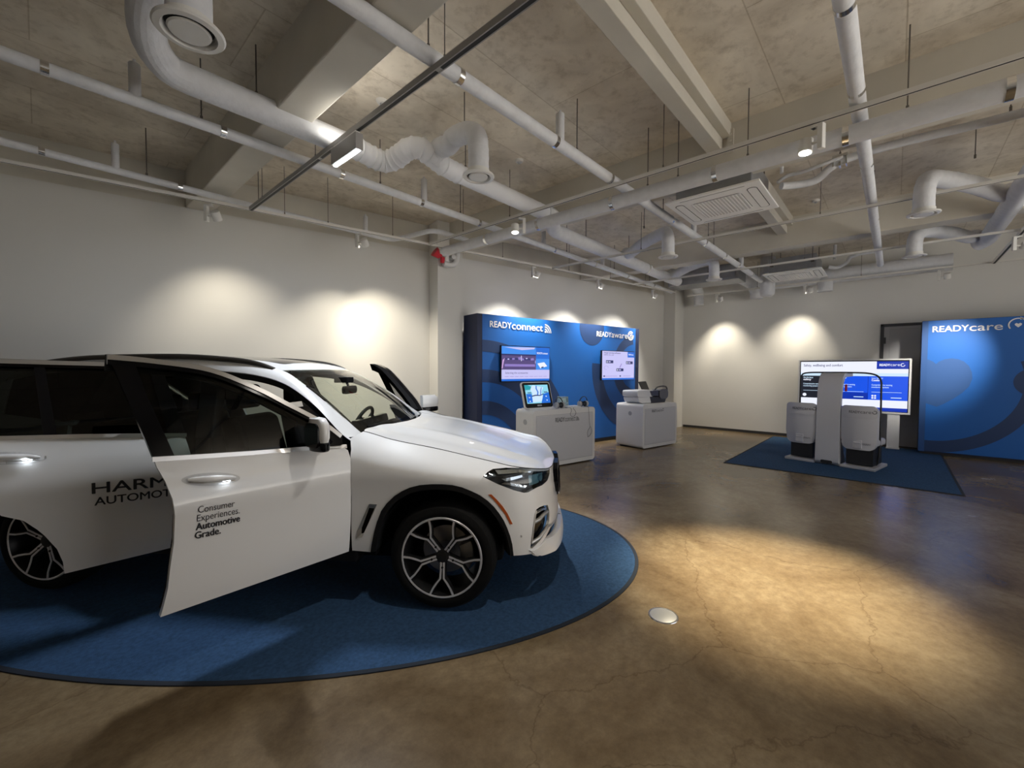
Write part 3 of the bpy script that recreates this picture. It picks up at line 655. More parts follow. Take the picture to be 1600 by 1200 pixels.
def wifi(mb, fn, c, s):
    mb2 = mb; sheet(mb2, circle((c[0]+s*.1, c[1]+s*.1), s*.13, 16), fn, .009)
    for r in (.40, .66, .92): sheet(mb2, arc_band((c[0], c[1]), s*(r-.07), s*(r+.07), 0, PI/2, 16), fn, .009)
mb = MB()
f1 = lambda a, b: pw(4.44+a, 2.465+b, .009)
w = text_to(mb, 'READY', .165, f1, .50, .004)
text_to(mb, 'connect', .205, lambda a, b: pw(4.955+a, 2.455+b, .009), .79, .003)
wifi(mb, pw, (5.80, 2.43), .18)
mb.build('sign_lettering', 'whiteletter', t)
mb = MB()
text_to(mb, 'READY', .165, lambda a, b: pw(7.37+a, 2.44+b, .009), .50, .004)
text_to(mb, 'aware', .205, lambda a, b: pw(7.88+a, 2.435+b, .009), .58, .003)
for r0, r1, a0, a1 in ((.085, .115, 40, 400), (.05, .07, 200, 520), (.0001, .03, 0, 359)): sheet(mb, arc_band((8.59, 2.51), r0, r1, rad(a0), rad(a0+min(330, a1-a0)), 30), pw, .009)
mb.build('sign_lettering', 'whiteletter', t)

# ------------------------------------------------------------------ wall screens
M['scr_lilac'] = emis('screen_lilac', (.60, .58, .95), .95); M['scr_blue'] = emis('screen_blue', (.01, .16, .75), .9); M['scr_dusk'] = emis('screen_dusk', (.10, .07, .22), .9)
M['scr_sky'] = emis('screen_sky', (.05, .30, .95), .9); M['scr_text'] = emis('screen_text', (.10, .10, .28), .6); M['scr_white'] = emis('screen_white', (.85, .88, 1), 1.0)
M['scr_violet'] = emis('screen_violet', (.30, .22, .62), .9); M['scr_pink'] = emis('screen_pink', (.75, .45, .85), .9); M['scr_navy'] = emis('screen_navy', (.02, .03, .16), .8)
M['scr_cyan'] = emis('screen_cyan', (.30, .75, .95), .9); M['scr_teal'] = emis('screen_teal', (.02, .38, .45), .9); M['scr_pale'] = emis('screen_pale', (.62, .80, .98), 1.0); M['scr_black'] = emis('screen_black', (.012, .016, .03), .6)
M['scr_royal'] = emis('screen_royal', (.005, .09, .85), .95); M['scr_deep'] = emis('screen_deep', (.0, .03, .42), .95)
def wall_screen(label, d0, d1, z0, z1):
    n = PN-.075; o = wp((d0+d1)/2, n, 0)
    t = thing('wall_screen', label, 'screen', wp((d0+d1)/2, n, (z0+z1)/2), WA, 'wall screens')
    W, H = d1-d0, z1-z0
    mb = MB(); mb.bx(-W/2, W/2, 0, .045, -H/2, H/2); mb.build('bezel', 'bezel', t, bevel=.004)
    mb = MB(); mb.bx(-.2, .2, .045, .07, -.15, .15); mb.build('wall_bracket', 'bezel', t)
    fn = lambda a, b, o: Vector((-W/2+.012+a*(W-.024), -o, -H/2+.014+b*(H-.028)))
    return t, fn
def R(mb, fn, x0, x1, y0, y1, o, mi=0): return sheet(mb, [(x0, y0), (x1, y0), (x1, y1), (x0, y1)], fn, o, mi)
t, fn = wall_screen('left wall screen on the blue display wall showing a dashboard picture above white text', 4.65, 5.885, 1.43, 2.13)
mats = ['scr_lilac', 'scr_blue', 'scr_sky', 'scr_dusk', 'scr_violet', 'scr_white', 'scr_text', 'scr_pink', 'scr_navy']
mb = MB(); R(mb, fn, 0, 1, 0, .06, .002, 1); R(mb, fn, 0, 1, .06, .33, .002, 0); R(mb, fn, 0, .70, .33, .78, .002, 3); R(mb, fn, 0, .70, .78, 1, .002, 2)
sheet(mb, [(.05, .97), (.68, .99), (.66, .94), (.4, .90)], fn, .003, 0)
R(mb, fn, .70, 1, .66, 1, .002, 1); R(mb, fn, .70, 1, .33, .66, .002, 2); sheet(mb, [(.73, .52), (.88, .56), (.95, .44), (.80, .37)], fn, .003, 5); sheet(mb, [(.81, .41), (.86, .43), (.87, .40), (.82, .38)], fn, .004, 8)
R(mb, fn, .06, .68, .42, .49, .003, 4); R(mb, fn, .0, .70, .74, .78, .003, 8); sheet(mb, [(0, .36), (.02, .60), (.06, .66), (.04, .55), (.02, .36)], fn, .003, 7); R(mb, fn, .07, .66, .62, .66, .004, 8)
for x, y, s in ((.13, .63, .02), (.23, .64, .03), (.37, .66, .05), (.42, .63, .03), (.50, .66, .02), (.62, .64, .04)): sheet(mb, [(x-s*.7, y-s), (x+s, y-s*.6), (x+s*.6, y+s), (x-s, y+s*.5)], fn, .005, 4 if s > .025 else 0)
R(mb, fn, .385, .395, .58, .74, .005, 5); R(mb, fn, .68, .69, .52, .6, .005, 0)
text_to(mb, 'Selecting the accessories', .05, lambda a, b: fn(.07+a, .21+b*1.7, .004), .46, 0, 0, 6)
for k in range(9): R(mb, fn, .06+k*.1, .06+k*.1+.08, .125, .135, .004, 4)
text_to(mb, 'READYconnect', .05, lambda a, b: fn(.72+a, .80+b*1.7, .004), .24, .001, 0, 5)
mb.build('screen_face', [M[k] for k in mats], t)
t, fn = wall_screen('right wall screen on the blue display wall with pale map and three dark tags', 7.475, 8.66, 1.425, 2.12)
mats = ['scr_lilac', 'scr_blue', 'scr_navy', 'scr_text', 'scr_white', 'scr_violet']
mb = MB(); R(mb, fn, 0, 1, .05, 1, .002, 0); R(mb, fn, 0, 1, 0, .06, .003, 1); R(mb, fn, .78, 1, .80, 1, .003, 1)
for x, y in ((.11, .58), (.73, .56), (.43, .30)):
    R(mb, fn, x, x+.22, y, y+.10, .004, 2); R(mb, fn, x+.02, x+.045, y+.02, y+.075, .005, 4); R(mb, fn, x+.07, x+.14, y+.03, y+.065, .005, 0)
text_to(mb, 'Danger warning notification', .05, lambda a, b: fn(.05+a, .92+b*1.4, .004), .50, .001, 0, 3); text_to(mb, 'before the user', .05, lambda a, b: fn(.05+a, .85+b*1.4, .004), .30, 0, 0, 3)
for x0, x1, y in ((.02, .46, .12), (.58, .88, .12)): R(mb, fn, x0+.06, x1, y, y+.012, .004, 5)
for x in (.03, .52): sheet(mb, circle((x+.03, .13), .025, 12), fn, .004, 2)
sheet(mb, [(.52, .42), (.58, .58), (.60, .57), (.55, .43)], fn, .003, 5); sheet(mb, arc_band((.12, .42), .06, .066, 0, 5, 14), fn, .003, 5)
text_to(mb, 'READYaware', .05, lambda a, b: fn(.81+a, .88+b*1.4, .005), .16, .001, 0, 4)
mb.build('screen_face', [M[k] for k in mats], t)

# ------------------------------------------------------------------ white counters
def counter(label, d0, d1, n0, n1, h, panel, word, wx, wz, ww_, icon):
    c = wp((d0+d1)/2, (n0+n1)/2); t = thing('display_counter', label, 'counter', c, WA, 'white display counters')
    W, D = (d1-d0)/2, (n1-n0)/2
    mb = MB(); mb.prism(rrect(-W, W, .02, h, .065, 8), lambda a, b, d: (a, d, b), -D, D); mb.build('carcass', 'counter', t, smooth=35, bevel=.006)
    mb = MB(); mb.bx(-W+.08, W-.08, -D+.05, D-.05, 0, .03); mb.build('plinth', 'dark_trim', t)
    mb = MB(); mb.bx(-W+.07, W-.075, -D-.004, -D+.01, .10, h-.10); mb.build('front_panel', 'cpanel', t, bevel=.003)
    mb = MB(); e = [(-W+.06, .09), (W-.065, .09), (W-.065, h-.09), (-W+.06, h-.09)]; i = [(-W+.068, .098), (W-.073, .098), (W-.073, h-.098), (-W+.068, h-.098)]
    mb.rings([[(a, -D-.001, b) for a, b in e], [(a, -D-.001, b) for a, b in i]], True, (False, False)); mb.build('panel_seam', 'greyplastic', t)
    mb = MB(); fn = lambda a, b, o=.006: Vector((wx+a, -D-o, wz+b))
    text_to(mb, 'READY', ww_*.19, fn, ww_*.38, .002); text_to(mb, word, ww_*.24, lambda a, b: fn(a+ww_*.40, b-.002), ww_*.46, .0)
    if icon == 'wifi': wifi(mb, lambda a, b, o: fn(a, b), (ww_*.89, -.004), ww_*.13)
    else: sheet(mb, arc_band((ww_*.95, ww_*.09), ww_*.05, ww_*.075, 0, 5.6, 18), lambda a, b, o: fn(a, b), .006)
    mb.build('lettering', 'greyletter', t)
    mb = MB(); mb.lathe([(0, -W-.004), (.045, -W-.004), (.048, -W+.001)], (0, -.02, h-.205), 'x', 24)
    mb.build('cable_cap', 'greyplastic', t)
    return t
counter('wider white counter with rounded corners carrying the tilted tablet and two headphones', 4.43, 5.905, 5.36, 5.83, .99, 0, 'connect', -.25, .77, .56, 'wifi')
counter('narrower white counter with rounded corners carrying the black and white machine', 7.48, 8.72, 5.46, 6.16, .945, 0, 'aware', -.32, .77, .42, 'ring')
# ---- tilted tablet display
t = thing('tilted_tablet_display', 'black tilted tablet display with map picture on the wider white counter', 'tablet', wp(4.71, 5.62, .99), WA-.02)
tilt = Matrix.Rotation(rad(-17), 3, 'X')
def tf(a, b, o): return tilt @ Vector((a, -o, b))+Vector((0, -.10, .02))
def tslab(mb, poly, o0, o1): mb.prism(poly, lambda a, b, d: tf(a, b, d), o0, o1)
mb = MB(); tslab(mb, rrect(-.315, .315, 0, .465, .05), -.035, 0); mb.build('shell', 'whiteplastic', t, smooth=40, bevel=.004)
mb = MB(); tslab(mb, rrect(-.298, .298, .012, .448, .04), 0, .006); mb.build('bezel', 'bezel', t)
fn = lambda a, b, o: tf(-.255+a*.51, .085+b*.325, .007+o)
mats = ['scr_cyan', 'scr_pale', 'scr_teal', 'scr_blue', 'scr_white', 'scr_navy']
mb = MB(); R(mb, fn, 0, 1, 0, 1, 0, 0); sheet(mb, [(.20, .05), (.60, .08), (.72, .3), (.68, .6), (.80, .85), (.55, .93), (.35, .98), (.2, .8), (.28, .55)], fn, .001, 1)
sheet(mb, [(0, .72), (.22, .74), (.28, .9), (.12, 1), (0, 1)], fn, .002, 2); R(mb, fn, .02, .24, .05, .52, .002, 3); sheet(mb, [(.6, 0), (1, 0), (1, .58), (.75, .5)], fn, .0015, 3)
sheet(mb, [(.24, .42), (.4, .46), (.6, .44), (.76, .52), (.76, .48), (.6, .39), (.4, .40), (.24, .36)], fn, .003, 5); sheet(mb, [(.46, .44), (.5, .6), (.45, .8), (.48, .96), (.52, .96), (.5, .8), (.55, .6), (.51, .44)], fn, .003, 3)
sheet(mb, [(.60, .42), (.64, .68), (.70, .86), (.72, .85), (.67, .66), (.64, .42)], fn, .003, 3)
for x, y in ((.08, .55), (.78, .57)): R(mb, fn, x, x+.16, y, y+.045, .003, 5)
for x, y in ((.13, .12), (.86, .15), (.85, .36), (.13, .32)): sheet(mb, circle((x, y), .028, 12), fn, .003, 4)
mb.build('screen_face', [M[k] for k in mats], t)
mb = MB(); mb.prism(rrect(-.05, .05, .035, .060, .008), lambda a, b, d: tf(a, b, d), .006, .008); mb.build('badge', 'greyplastic', t)
mb = MB(); mb.bx(-.22, .22, -.10, .12, 0, .02); mb.add([(-.08, .10, .01), (.08, .10, .01), (.08, .02, .30), (-.08, .02, .30), (-.08, .12, .01), (.08, .12, .01), (.08, .04, .32), (-.08, .04, .32)], [(0, 1, 2, 3), (4, 7, 6, 5), (0, 3, 7, 4), (1, 5, 6, 2)]); mb.build('stand', 'whiteplastic', t)
# ---- headphones
def headphones(label, d, n, rot, tip, cable):
    t = thing('headphones', label, 'headphones', wp(d, n, .99), WA+rot, 'headphones on the counter')
    mb = MB(); pts = [(.088*math.sin(a), tip*(.02+.10*math.cos(a)), .075+.115*math.cos(a)) for a in [rad(x) for x in range(-105, 106, 10)]]
    mb.tube(pts, .011, 10, flat=.6); mb.build('headband', 'darkplastic', t, smooth=50)
    for s in (-1, 1):
        mb = MB(); mb.tube([(s*.048, 0, .056), (s*.055, 0, .056), (s*.082, 0, .056), (s*.096, 0, .056), (s*.10, 0, .056)], [.040, .050, .054, .048, .03], 20); c = mb.build('ear_cup', 'greyplastic', t, smooth=50)
        mb = MB(); mb.lathe([(.022, -.012), (.05, -.012), (.054, 0), (.05, .012), (.022, .012)], (s*.042, 0, .056), 'x', 20); mb.build('ear_cushion', 'darkplastic', t, smooth=50)
    mb = MB(); mb.tube(smooth_line(cable, 8), .0028, 6); mb.build('cable', 'darkplastic', t)
    return t
headphones('left headphones on the wider white counter with cable looping over its front', 5.115, 5.47, .0, .25, [(.09, -.02, .02), (.13, -.06, .01), (.16, -.115, .006), (.17, -.125, -.05), (.145, -.122, -.09), (.17, -.122, -.135), (.24, -.122, -.14), (.285, -.122, -.09), (.26, -.122, -.04), (.22, -.122, -.01), (.24, -.112, .006), (.30, -.05, .006)])
headphones('right headphones on the wider white counter with cable hanging down its front', 5.70, 5.47, -.15, -.25, [(.02, -.04, .012), (.03, -.10, .006), (.035, -.122, -.01), (.045, -.124, -.15), (.06, -.124, -.28), (.07, -.124, -.36), (.02, -.124, -.44), (.02, -.124, -.52), (.04, -.124, -.54), (.10, -.124, -.48), (.11, -.124, -.42), (.08, -.124, -.35)])
t = thing('product_case', 'small clear case with grey and teal device between the two headphones', 'display case', wp(5.37, 5.66, .99), WA)
mb = MB(); mb.prism([(-.09, 0), (.09, 0), (.07, .19), (-.06, .19)], lambda a, b, d: (a, d, b), -.07, .07); mb.build('cover', 'clear', t)
mb = MB(); mb.bx(-.11, .11, -.09, .09, 0, .018); mb.build('base', 'whiteplastic', t, bevel=.004)
mb = MB(); mb.prism([(-.06, .06), (.05, .075), (.05, .16), (-.045, .15)], lambda a, b, d: (a, d-.01, b), -.03, .03); mb.bx(-.05, .06, -.04, .04, .018, .055); mb.build('device', mat('teal_device', (.55, .66, .66), .35), t, bevel=.006)
t = thing('brochure_stack', 'flat white booklet lying on the wider white counter between the headphones', 'booklet', wp(5.40, 5.47, .99), WA-.05)
mb = MB(); mb.bx(-.15, .17, -.075, .085, 0, .022); mb.build('pages', 'whiteplastic', t, bevel=.003)
# ---- printer-like demo device
t = thing('demo_printer', 'white and black desktop machine with raised lid on the narrower white counter', 'printer', wp(8.05, 5.84, .945), WA)
mb = MB(); mb.prism([(-.50, .14), (-.45, .03), (-.36, .0), (.02, .0), (.02, .10), (-.06, .17)], lambda a, b, d: (a, d, b), -.2, .2); mb.build('lower_body', 'whiteplastic', t, bevel=.02, segs=3)
mb = MB(); mb.prism(rrect(-.52, .04, .145, .285, .045), lambda a, b, d: (a, d, b), -.2, .2); mb.build('upper_body', 'whiteplastic', t, smooth=40, bevel=.012)
mb = MB(); mb.prism([(-.04, .0), (.48, .0), (.52, .10), (.50, .16), (.06, .13), (-.10, .15)], lambda a, b, d: (a, d, b), -.205, .19); mb.build('black_base', 'darkplastic', t, bevel=.012)
mb = MB(); mb.prism([(-.03, .16), (.34, .14), (.34, .27), (-.10, .27)], lambda a, b, d: (a, d, b), -.207, .15); mb.build('paper_bay', 'bezel', t, bevel=.006)
mb = MB(); mb.prism([(.0, .29), (.27, .28), (.23, .47), (-.05, .46)], lambda a, b, d: (a, d+b*.35, b), -.03, -.01); mb.build('raised_lid', 'darkplastic', t, bevel=.006)
mb = MB(); mb.prism(rrect(.24, .56, .08, .30, .09, 8), lambda a, b, d: (a, d, b), -.225, .0); mb.build('end_cap', mat('anthracite_plastic', (.10, .10, .105), .35), t, smooth=40, bevel=.015)
mb = MB(); mb.tube(smooth_line([(.10, -.2, .30), (.18, -.2, .345), (.36, -.2, .365), (.49, -.2, .355), (.54, -.2, .31), (.55, -.2, .25)], 6), .018, 10); mb.build('carry_handle', mat('anthracite_handle', (.08, .08, .085), .35), t, smooth=50)

# ------------------------------------------------------------------ tall blue display wall with the heart
KX = 11.90
t = thing('display_wall', 'tall blue display wall with heart print and white lettering at the right edge', 'display wall', (KX+.3, -2.3, 0))
lk = lambda y, z, o: Vector((KX-o-(KX+.3), y+2.3, z))
mb = MB(); mb.bx(KX-(KX+.3), .28, -2.3-4.3+2.3+.0, 1.915, .05, 2.675); mb.build('panel_body', 'navy', t, bevel=.004)
mb = MB(); mb.bx(.03-.3, .25, -4.2, 1.88, 0, .05); mb.build('plinth', 'dark_trim', t)
KB = (-4.5, -.475, .07, 2.67)
mb = MB(); sheet(mb, [(KB[0], KB[2]), (KB[1], KB[2]), (KB[1], KB[3]), (KB[0], KB[3])], lk, .002); mb.build('printed_graphic', 'blue', t)
mb = MB(); sheet(mb, [(-.385, .06), (-.475, .06), (-.475, 2.67), (-.385, 2.67)], lk, .003); mb.build('side_strip', mat('side_strip_print', (.03, .10, .30), .5), t)
mb = MB(); kc = (-.55, 1.48)
sheet(mb, clip(arc_band(kc, 1.195, 1.42, PI*.9, PI*2, 60), *KB), lk, .004); sheet(mb, clip(circle((-1.86, 1.48), .25, 40), *KB), lk, .005); mb.build('ring_print', 'bluedark', t)
ht = [(-.60, 1.81), (-.64, 1.86), (-.72, 1.905), (-.81, 1.92), (-.90, 1.905), (-.98, 1.86), (-1.05, 1.77), (-1.09, 1.65), (-1.10, 1.53), (-1.06, 1.38), (-.97, 1.25), (-.85, 1.13), (-.73, 1.03), (-.63, .965)]
hp = ht+[(-1.2-a, b) for a, b in reversed(ht[1:-1])]
hp = clip([(a, b) for a, b in hp], *KB)
mb = MB(); sheet(mb, hp, lk, .004); mb.build('heart_print', 'heartblue', t)
mb = MB()
text_to(mb, 'READY', .165, lambda a, b: lk(-.535-a, 2.445+b, .010), .49, .004)
text_to(mb, 'care', .205, lambda a, b: lk(-1.035-a, 2.44+b, .010), .42, .002)
ic = (-1.64, 2.52)
sheet(mb, arc_band(ic, .105, .125, rad(-35-360), rad(-100-90), 30), lk, .010)
sheet(mb, [(ic[0]-.02, 2.66), (ic[0]-.02, 2.605), (ic[0]-.07, 2.632)], lk, .010); sheet(mb, circle((ic[0]-.10, 2.56), .018, 12), lk, .010)
sheet(mb, [(ic[0]+.045*a, 2.515+.045*b) for a, b in ((0, .45), (.5, .8), (1, .4), (.8, -.2), (0, -1), (-.8, -.2), (-1, .4), (-.5, .8))], lk, .010)
mb.build('sign_lettering', 'whiteletter', t)

# ------------------------------------------------------------------ floor-standing big screen
t = thing('floor_screen', 'big white framed screen on two white legs behind the twin seat stand', 'screen', (12.2, .73, .008))
fx = lambda y, z, o: Vector((-o, y-.73, z-.008))
mb = MB(); mb.bx(-.0, .06, -.26-.73, 1.725-.73, .74, 1.925); mb.build('frame', 'whiteplastic', t, bevel=.006)
mb = MB(); mb.bx(-.004, 0, -.225-.73, 1.69-.73, .785, 1.895); mb.build('bezel', 'bezel', t)
A0, A1 = 1.675, -.21
fs = lambda a, b, o: fx(A0+(A1-A0)*a, .80+b*1.08, .005+o)
mats = ['scr_white', 'scr_royal', 'scr_deep', 'scr_black', 'scr_pale', 'scr_text', 'scr_blue']
mb = MB(); R(mb, fs, 0, 1, 0, 1, 0, 0); R(mb, fs, 0, 1, .70, .76, .001, 4); R(mb, fs, .73, 1, .845, 1, .001, 2); R(mb, fs, 0, 1, 0, .07, .001, 2)
R(mb, fs, 0, .33, .22, .70, .001, 3); R(mb, fs, .33, .66, .22, .70, .001, 1); R(mb, fs, .66, 1, .22, .70, .001, 1); R(mb, fs, .33, .66, .22, .36, .0015, 2); R(mb, fs, .655, .66, .22, .70, .0015, 2)
text_to(mb, 'Safety, wellbeing and comfort', .05, lambda a, b: fs(.03+a, .90+b*1.5, .003), .39, .0005, 0, 5)
text_to(mb, 'READY', .04, lambda a, b: fs(.755+a, .905+b*1.6, .003), .09, .0015, 0, 0); text_to(mb, 'care', .05, lambda a, b: fs(.848+a, .905+b*1.6, .003), .08, 0, 0, 0)
sheet(mb, [(.952+.02*math.cos(q), .925+.035*math.sin(q)) for q in [rad(k) for k in range(60, 361, 20)]]+[(.952+.013*math.cos(q), .925+.023*math.sin(q)) for q in [rad(k) for k in range(360, 59, -20)]], fs, .003, 0)
for x, l1, l2 in ((.03, 'Get the latest', 'safety'), (.36, 'Enjoy your', 'wellbeing'), (.69, 'Live better', 'Comfort')):
    text_to(mb, l1, .03, lambda a, b: fs(x+a, .645+b*1.6, .003), .10, .0004, 0, 4); text_to(mb, l2, .035, lambda a, b: fs(x+a, .60+b*1.6, .003), .08, .001, 0, 0)
    for k, ww_ in enumerate((.18, .15)): text_to(mb, ('Comprehensive sensing', 'monitoring system')[k], .03, lambda a, b: fs(x+a, .51-.045*k+b*1.5, .003), ww_, .0003, 0, 4)
    R(mb, fs, x, x+.26, .375, .382, .003, 4); R(mb, fs, x+.17, x+.26, .265, .28, .003, 4)
sheet(mb, [(.045+.02*math.cos(q), .285+.034*math.sin(q)) for q in [rad(k) for k in range(0, 360, 20)]], fs, .003, 0)
for dx in (0, .024):
    for dy in (0, .045): sheet(mb, [(.70+dx+.010*math.cos(q), .26+dy+.018*math.sin(q)) for q in [rad(k) for k in range(0, 360, 30)]], fs, .003, 0)
mb.build('screen_face', [M[k] for k in mats], t)
for y in (.0, 1.47):
    mb = MB(); mb.bx(.02, .12, y-.10-.73, y+.10-.73, 0, 1.2); mb.bx(-.05, .14, y-.11-.73, y+.11-.73, 0, .015); mb.build('leg', 'whiteplastic', t, bevel=.004)
mb = MB(); mb.bx(.06, .12, 0-.73, 1.47-.73, 1.2, 1.3); mb.build('cross_bar', 'whiteplastic', t)

# ------------------------------------------------------------------ twin seat stand (seen from behind, facing the screen)
SO = Vector((9.40, .83, .008))
t = thing('twin_seat_stand', 'pale grey twin seat demo stand with tall curved centre post on the rectangular carpet', 'seat stand', SO, WA)
# local x = towards the screen, local y = towards the exhibition wall
pale = mat('pale_grey_shell', (.60, .60, .63), .3); fab = mat('grey_seat_back', (.56, .56, .59), .45)
mb = MB()
arch = smooth_line([(-.06, .0), (-.12, .04), (-.145, .12), (-.125, .5), (-.12, .9), (-.10, 1.25), (-.05, 1.48), (.02, 1.58), (.12, 1.62), (.5, 1.63)], 6)
inn = smooth_line([(.0, .0), (-.04, .04), (-.06, .12), (-.05, .5), (-.045, .9), (-.025, 1.22), (.02, 1.42), (.08, 1.52), (.16, 1.55), (.5, 1.56)], 6)
mb.prism(arch+list(reversed(inn)), lambda a, b, d: (a, d, b), -.17, .18); mb.build('centre_post', pale, t, smooth=40, bevel=.012)
mb = MB(); mb.prism([(-.04, 0), (.30, 0), (.26, .10), (.10, .42), (-.05, .48)], lambda a, b, d: (a, d, b), -.15, .16); mb.build('post_web', pale, t, bevel=.01)
mb = MB(); mb.prism(rrect(-.08, .09, .03, .085, .02), lambda a, b, d: (d, a, b), -.152, -.10); mb.build('cable_opening', 'slot', t)
for y0, y1, zz in ((.19, .67, 0), (-.67, -.18, 0)):
    w = (y1-y0)/2; c = (y0+y1)/2
    mb = MB(); out = rrect(-w, w, .33, 1.06, .09, 6)
    def sf(a, b, d): return Vector((-.10+d+.25*((b-.33)/.73-.5)**2*(.3)-.05*(1-(a/w)**2), c+a*(1-.12*max(0, (.55-b))/.25), b))
    vs, fs_ = patch(out, lambda a, b: sf(a, b, 0), .06); shell(mb, vs, fs_, .12, lambda v: Vector((1, 0, 0))); vs2, f2 = patch(out, lambda a, b: sf(a, b, .12), .06); mb.add(vs2, f2)
    sb = mb.build('seat_back', fab, t, smooth=50)
    mb = MB(); band = rrect(-w+.005, w-.005, .86, 1.075, .06, 6); vs, fs_ = patch(band, lambda a, b: sf(a, b, -.014), .05); shell(mb, vs, fs_, .02, lambda v: Vector((1, 0, 0))); mb.build('glossy_cover', mat('glossy_seat_cover', (.56, .56, .59), .12), sb, smooth=50)
    mb = MB(); text_to(mb, 'READY', .06, lambda a, b: sf(w-.12-a, .95+b, -.017), .15, .001); text_to(mb, 'care', .075, lambda a, b: sf(w-.12-.155-a, .95+b, -.017), .14, 0); sheet(mb, arc_band((w-.12-.335, .975), .020, .030, rad(60), rad(380), 18), sf, -.017); mb.build('lettering', 'greyletter', sb)
    mb = MB(); mb.bx(-.16, -.10, c-.06, c+.06, .36, .50); mb.bx(-.17, -.15, c-.045, c+.045, .44, .465); mb.build('latch', fab, sb, bevel=.004)
    mb = MB(); text_to(mb, 'HARMAN', .05, lambda a, b: sf(-w+.25-a, .42+b, -.004), .18, .001); mb.build('lettering', mat('pale_letters', (.30, .30, .32), .4), sb)
    mb = MB(); mb.bx(.02, .55, y0+.02, y1-.02, .38, .50); mb.build('seat_cushion', fab, t, bevel=.04, segs=3)
    mb = MB(); mb.bx(-.02, .5, y0+.06, y1-.06, .06, .40); mb.build('seat_pedestal', 'darkplastic', t, bevel=.01)
    mb = MB(); mb.bx(-.14, .6, y0+.0, y1-.0, 0, .05); mb.build('base_plate', 'greyplastic', t, bevel=.012)
mb = MB(); hoop = smooth_line([(.22, .56, .95), (.22, .56, 1.40), (.22, .555, 1.53), (.22, .52, 1.60), (.22, .42, 1.625), (.22, .2, 1.63), (.22, -.2, 1.63), (.22, -.45, 1.62), (.22, -.58, 1.575), (.22, -.63, 1.48), (.22, -.635, 1.30), (.22, -.64, .5), (.22, -.62, .12), (.22, -.58, .05)], 6)
mb.tube(hoop, .014, 12); mb.build('hoop_rail', 'darkplastic', t, smooth=50)
mb = MB(); mb.bx(.10, .14, -.19, -.165, 1.30, 1.42); mb.build('side_button', 'red', t)
# ------------------------------------------------------------------ the car
# ---- car body surface: plan curve + section offsets (pure functions) ----
def lerp_tab(tab, x):
    if x <= tab[0][0]: return tab[0][1]
    for (a, va), (b, vb) in zip(tab, tab[1:]):
        if x <= b:
            return va + (vb - va) * (x - a) / (b - a)
    return tab[-1][1]
def smooth_tab(tab, x):
    # monotone-ish cubic (Catmull-Rom) through table
    n = len(tab)
    if x <= tab[0][0]: return tab[0][1]
    if x >= tab[-1][0]: return tab[-1][1]
    i = 0
    while x > tab[i+1][0]: i += 1
    x0, y0 = tab[i]; x1, y1 = tab[i+1]
    def slope(k):
        if k <= 0: return (tab[1][1]-tab[0][1])/(tab[1][0]-tab[0][0])
        if k >= n-1: return (tab[-1][1]-tab[-2][1])/(tab[-1][0]-tab[-2][0])
        a = (tab[k][1]-tab[k-1][1])/(tab[k][0]-tab[k-1][0]); b = (tab[k+1][1]-tab[k][1])/(tab[k+1][0]-tab[k][0])
        if a*b <= 0: return 0.0
        return 2*a*b/(a+b)
    h = x1-x0; t = (x-x0)/h; m0 = slope(i)*h; m1 = slope(i+1)*h
    return (2*t**3-3*t*t+1)*y0+(t**3-2*t*t+t)*m0+(-2*t**3+3*t*t)*y1+(t**3-t*t)*m1
def sstep(a, b, x):
    t = min(1, max(0, (x-a)/(b-a))); return t*t*(3-2*t)
PLAN = [(-4.05,0),(-4.045,.30),(-4.02,.52),(-3.93,.72),(-3.75,.865),(-3.4,.945),(-3.0,.985),(-2.4,1.0),(-1.5,1.0),(-.6,1.0),(-.15,.998),(.12,.985),(.32,.958),(.47,.912),(.59,.84),(.68,.745),(.738,.62),(.780,.45),(.805,.24),(.815,0)]
def _catmull(P, n=24):
    out = []
    Q = [(P[0][0], -P[1][1])] + P + [(P[-1][0], -P[-2][1])]
    Q[0] = (P[1][0], -P[1][1]); Q[-1] = (P[-2][0], -P[-2][1])
    for i in range(1, len(Q)-2):
        p0, p1, p2, p3 = Q[i-1], Q[i], Q[i+1], Q[i+2]
        for k in range(n):
            t = k/n
            out.append(tuple(.5*(2*p1[j]+(-p0[j]+p2[j])*t+(2*p0[j]-5*p1[j]+4*p2[j]-p3[j])*t*t+(-p0[j]+3*p1[j]-3*p2[j]+p3[j])*t**3) for j in (0, 1)))
    out.append(P[-1])
    return out
_PC = _catmull(PLAN)
_PS = [0.0]
for _a, _b in zip(_PC, _PC[1:]): _PS.append(_PS[-1]+((_a[0]-_b[0])**2+(_a[1]-_b[1])**2)**.5)
def plan(p):
    # p = arc length measured so that p = 0 where u = -0.60 on the flank
    s = p+_P0
    i = min(len(_PC)-2, max(0, bisect.bisect_right(_PS, s)-1))
    t = (s-_PS[i])/(_PS[i+1]-_PS[i])
    a, b = _PC[i], _PC[i+1]
    u = a[0]+(b[0]-a[0])*t; v = a[1]+(b[1]-a[1])*t
    def tan(k):
        k0, k1 = max(0, k-1), min(len(_PC)-1, k+1)
        if k == 0: return (0, 1)
        if k == len(_PC)-1: return (0, -1)
        d = (_PC[k1][0]-_PC[k0][0], _PC[k1][1]-_PC[k0][1]); l = (d[0]**2+d[1]**2)**.5
        return (d[0]/l, d[1]/l)
    ta, tb = tan(i), tan(i+1)
    tx, ty = ta[0]+(tb[0]-ta[0])*t, ta[1]+(tb[1]-ta[1])*t
    l = (tx*tx+ty*ty)**.5
    return u, v, -ty/l, tx/l          # outward normal = tangent rotated left (rear->front on the right flank: outward is +v)
_P0 = 0.0
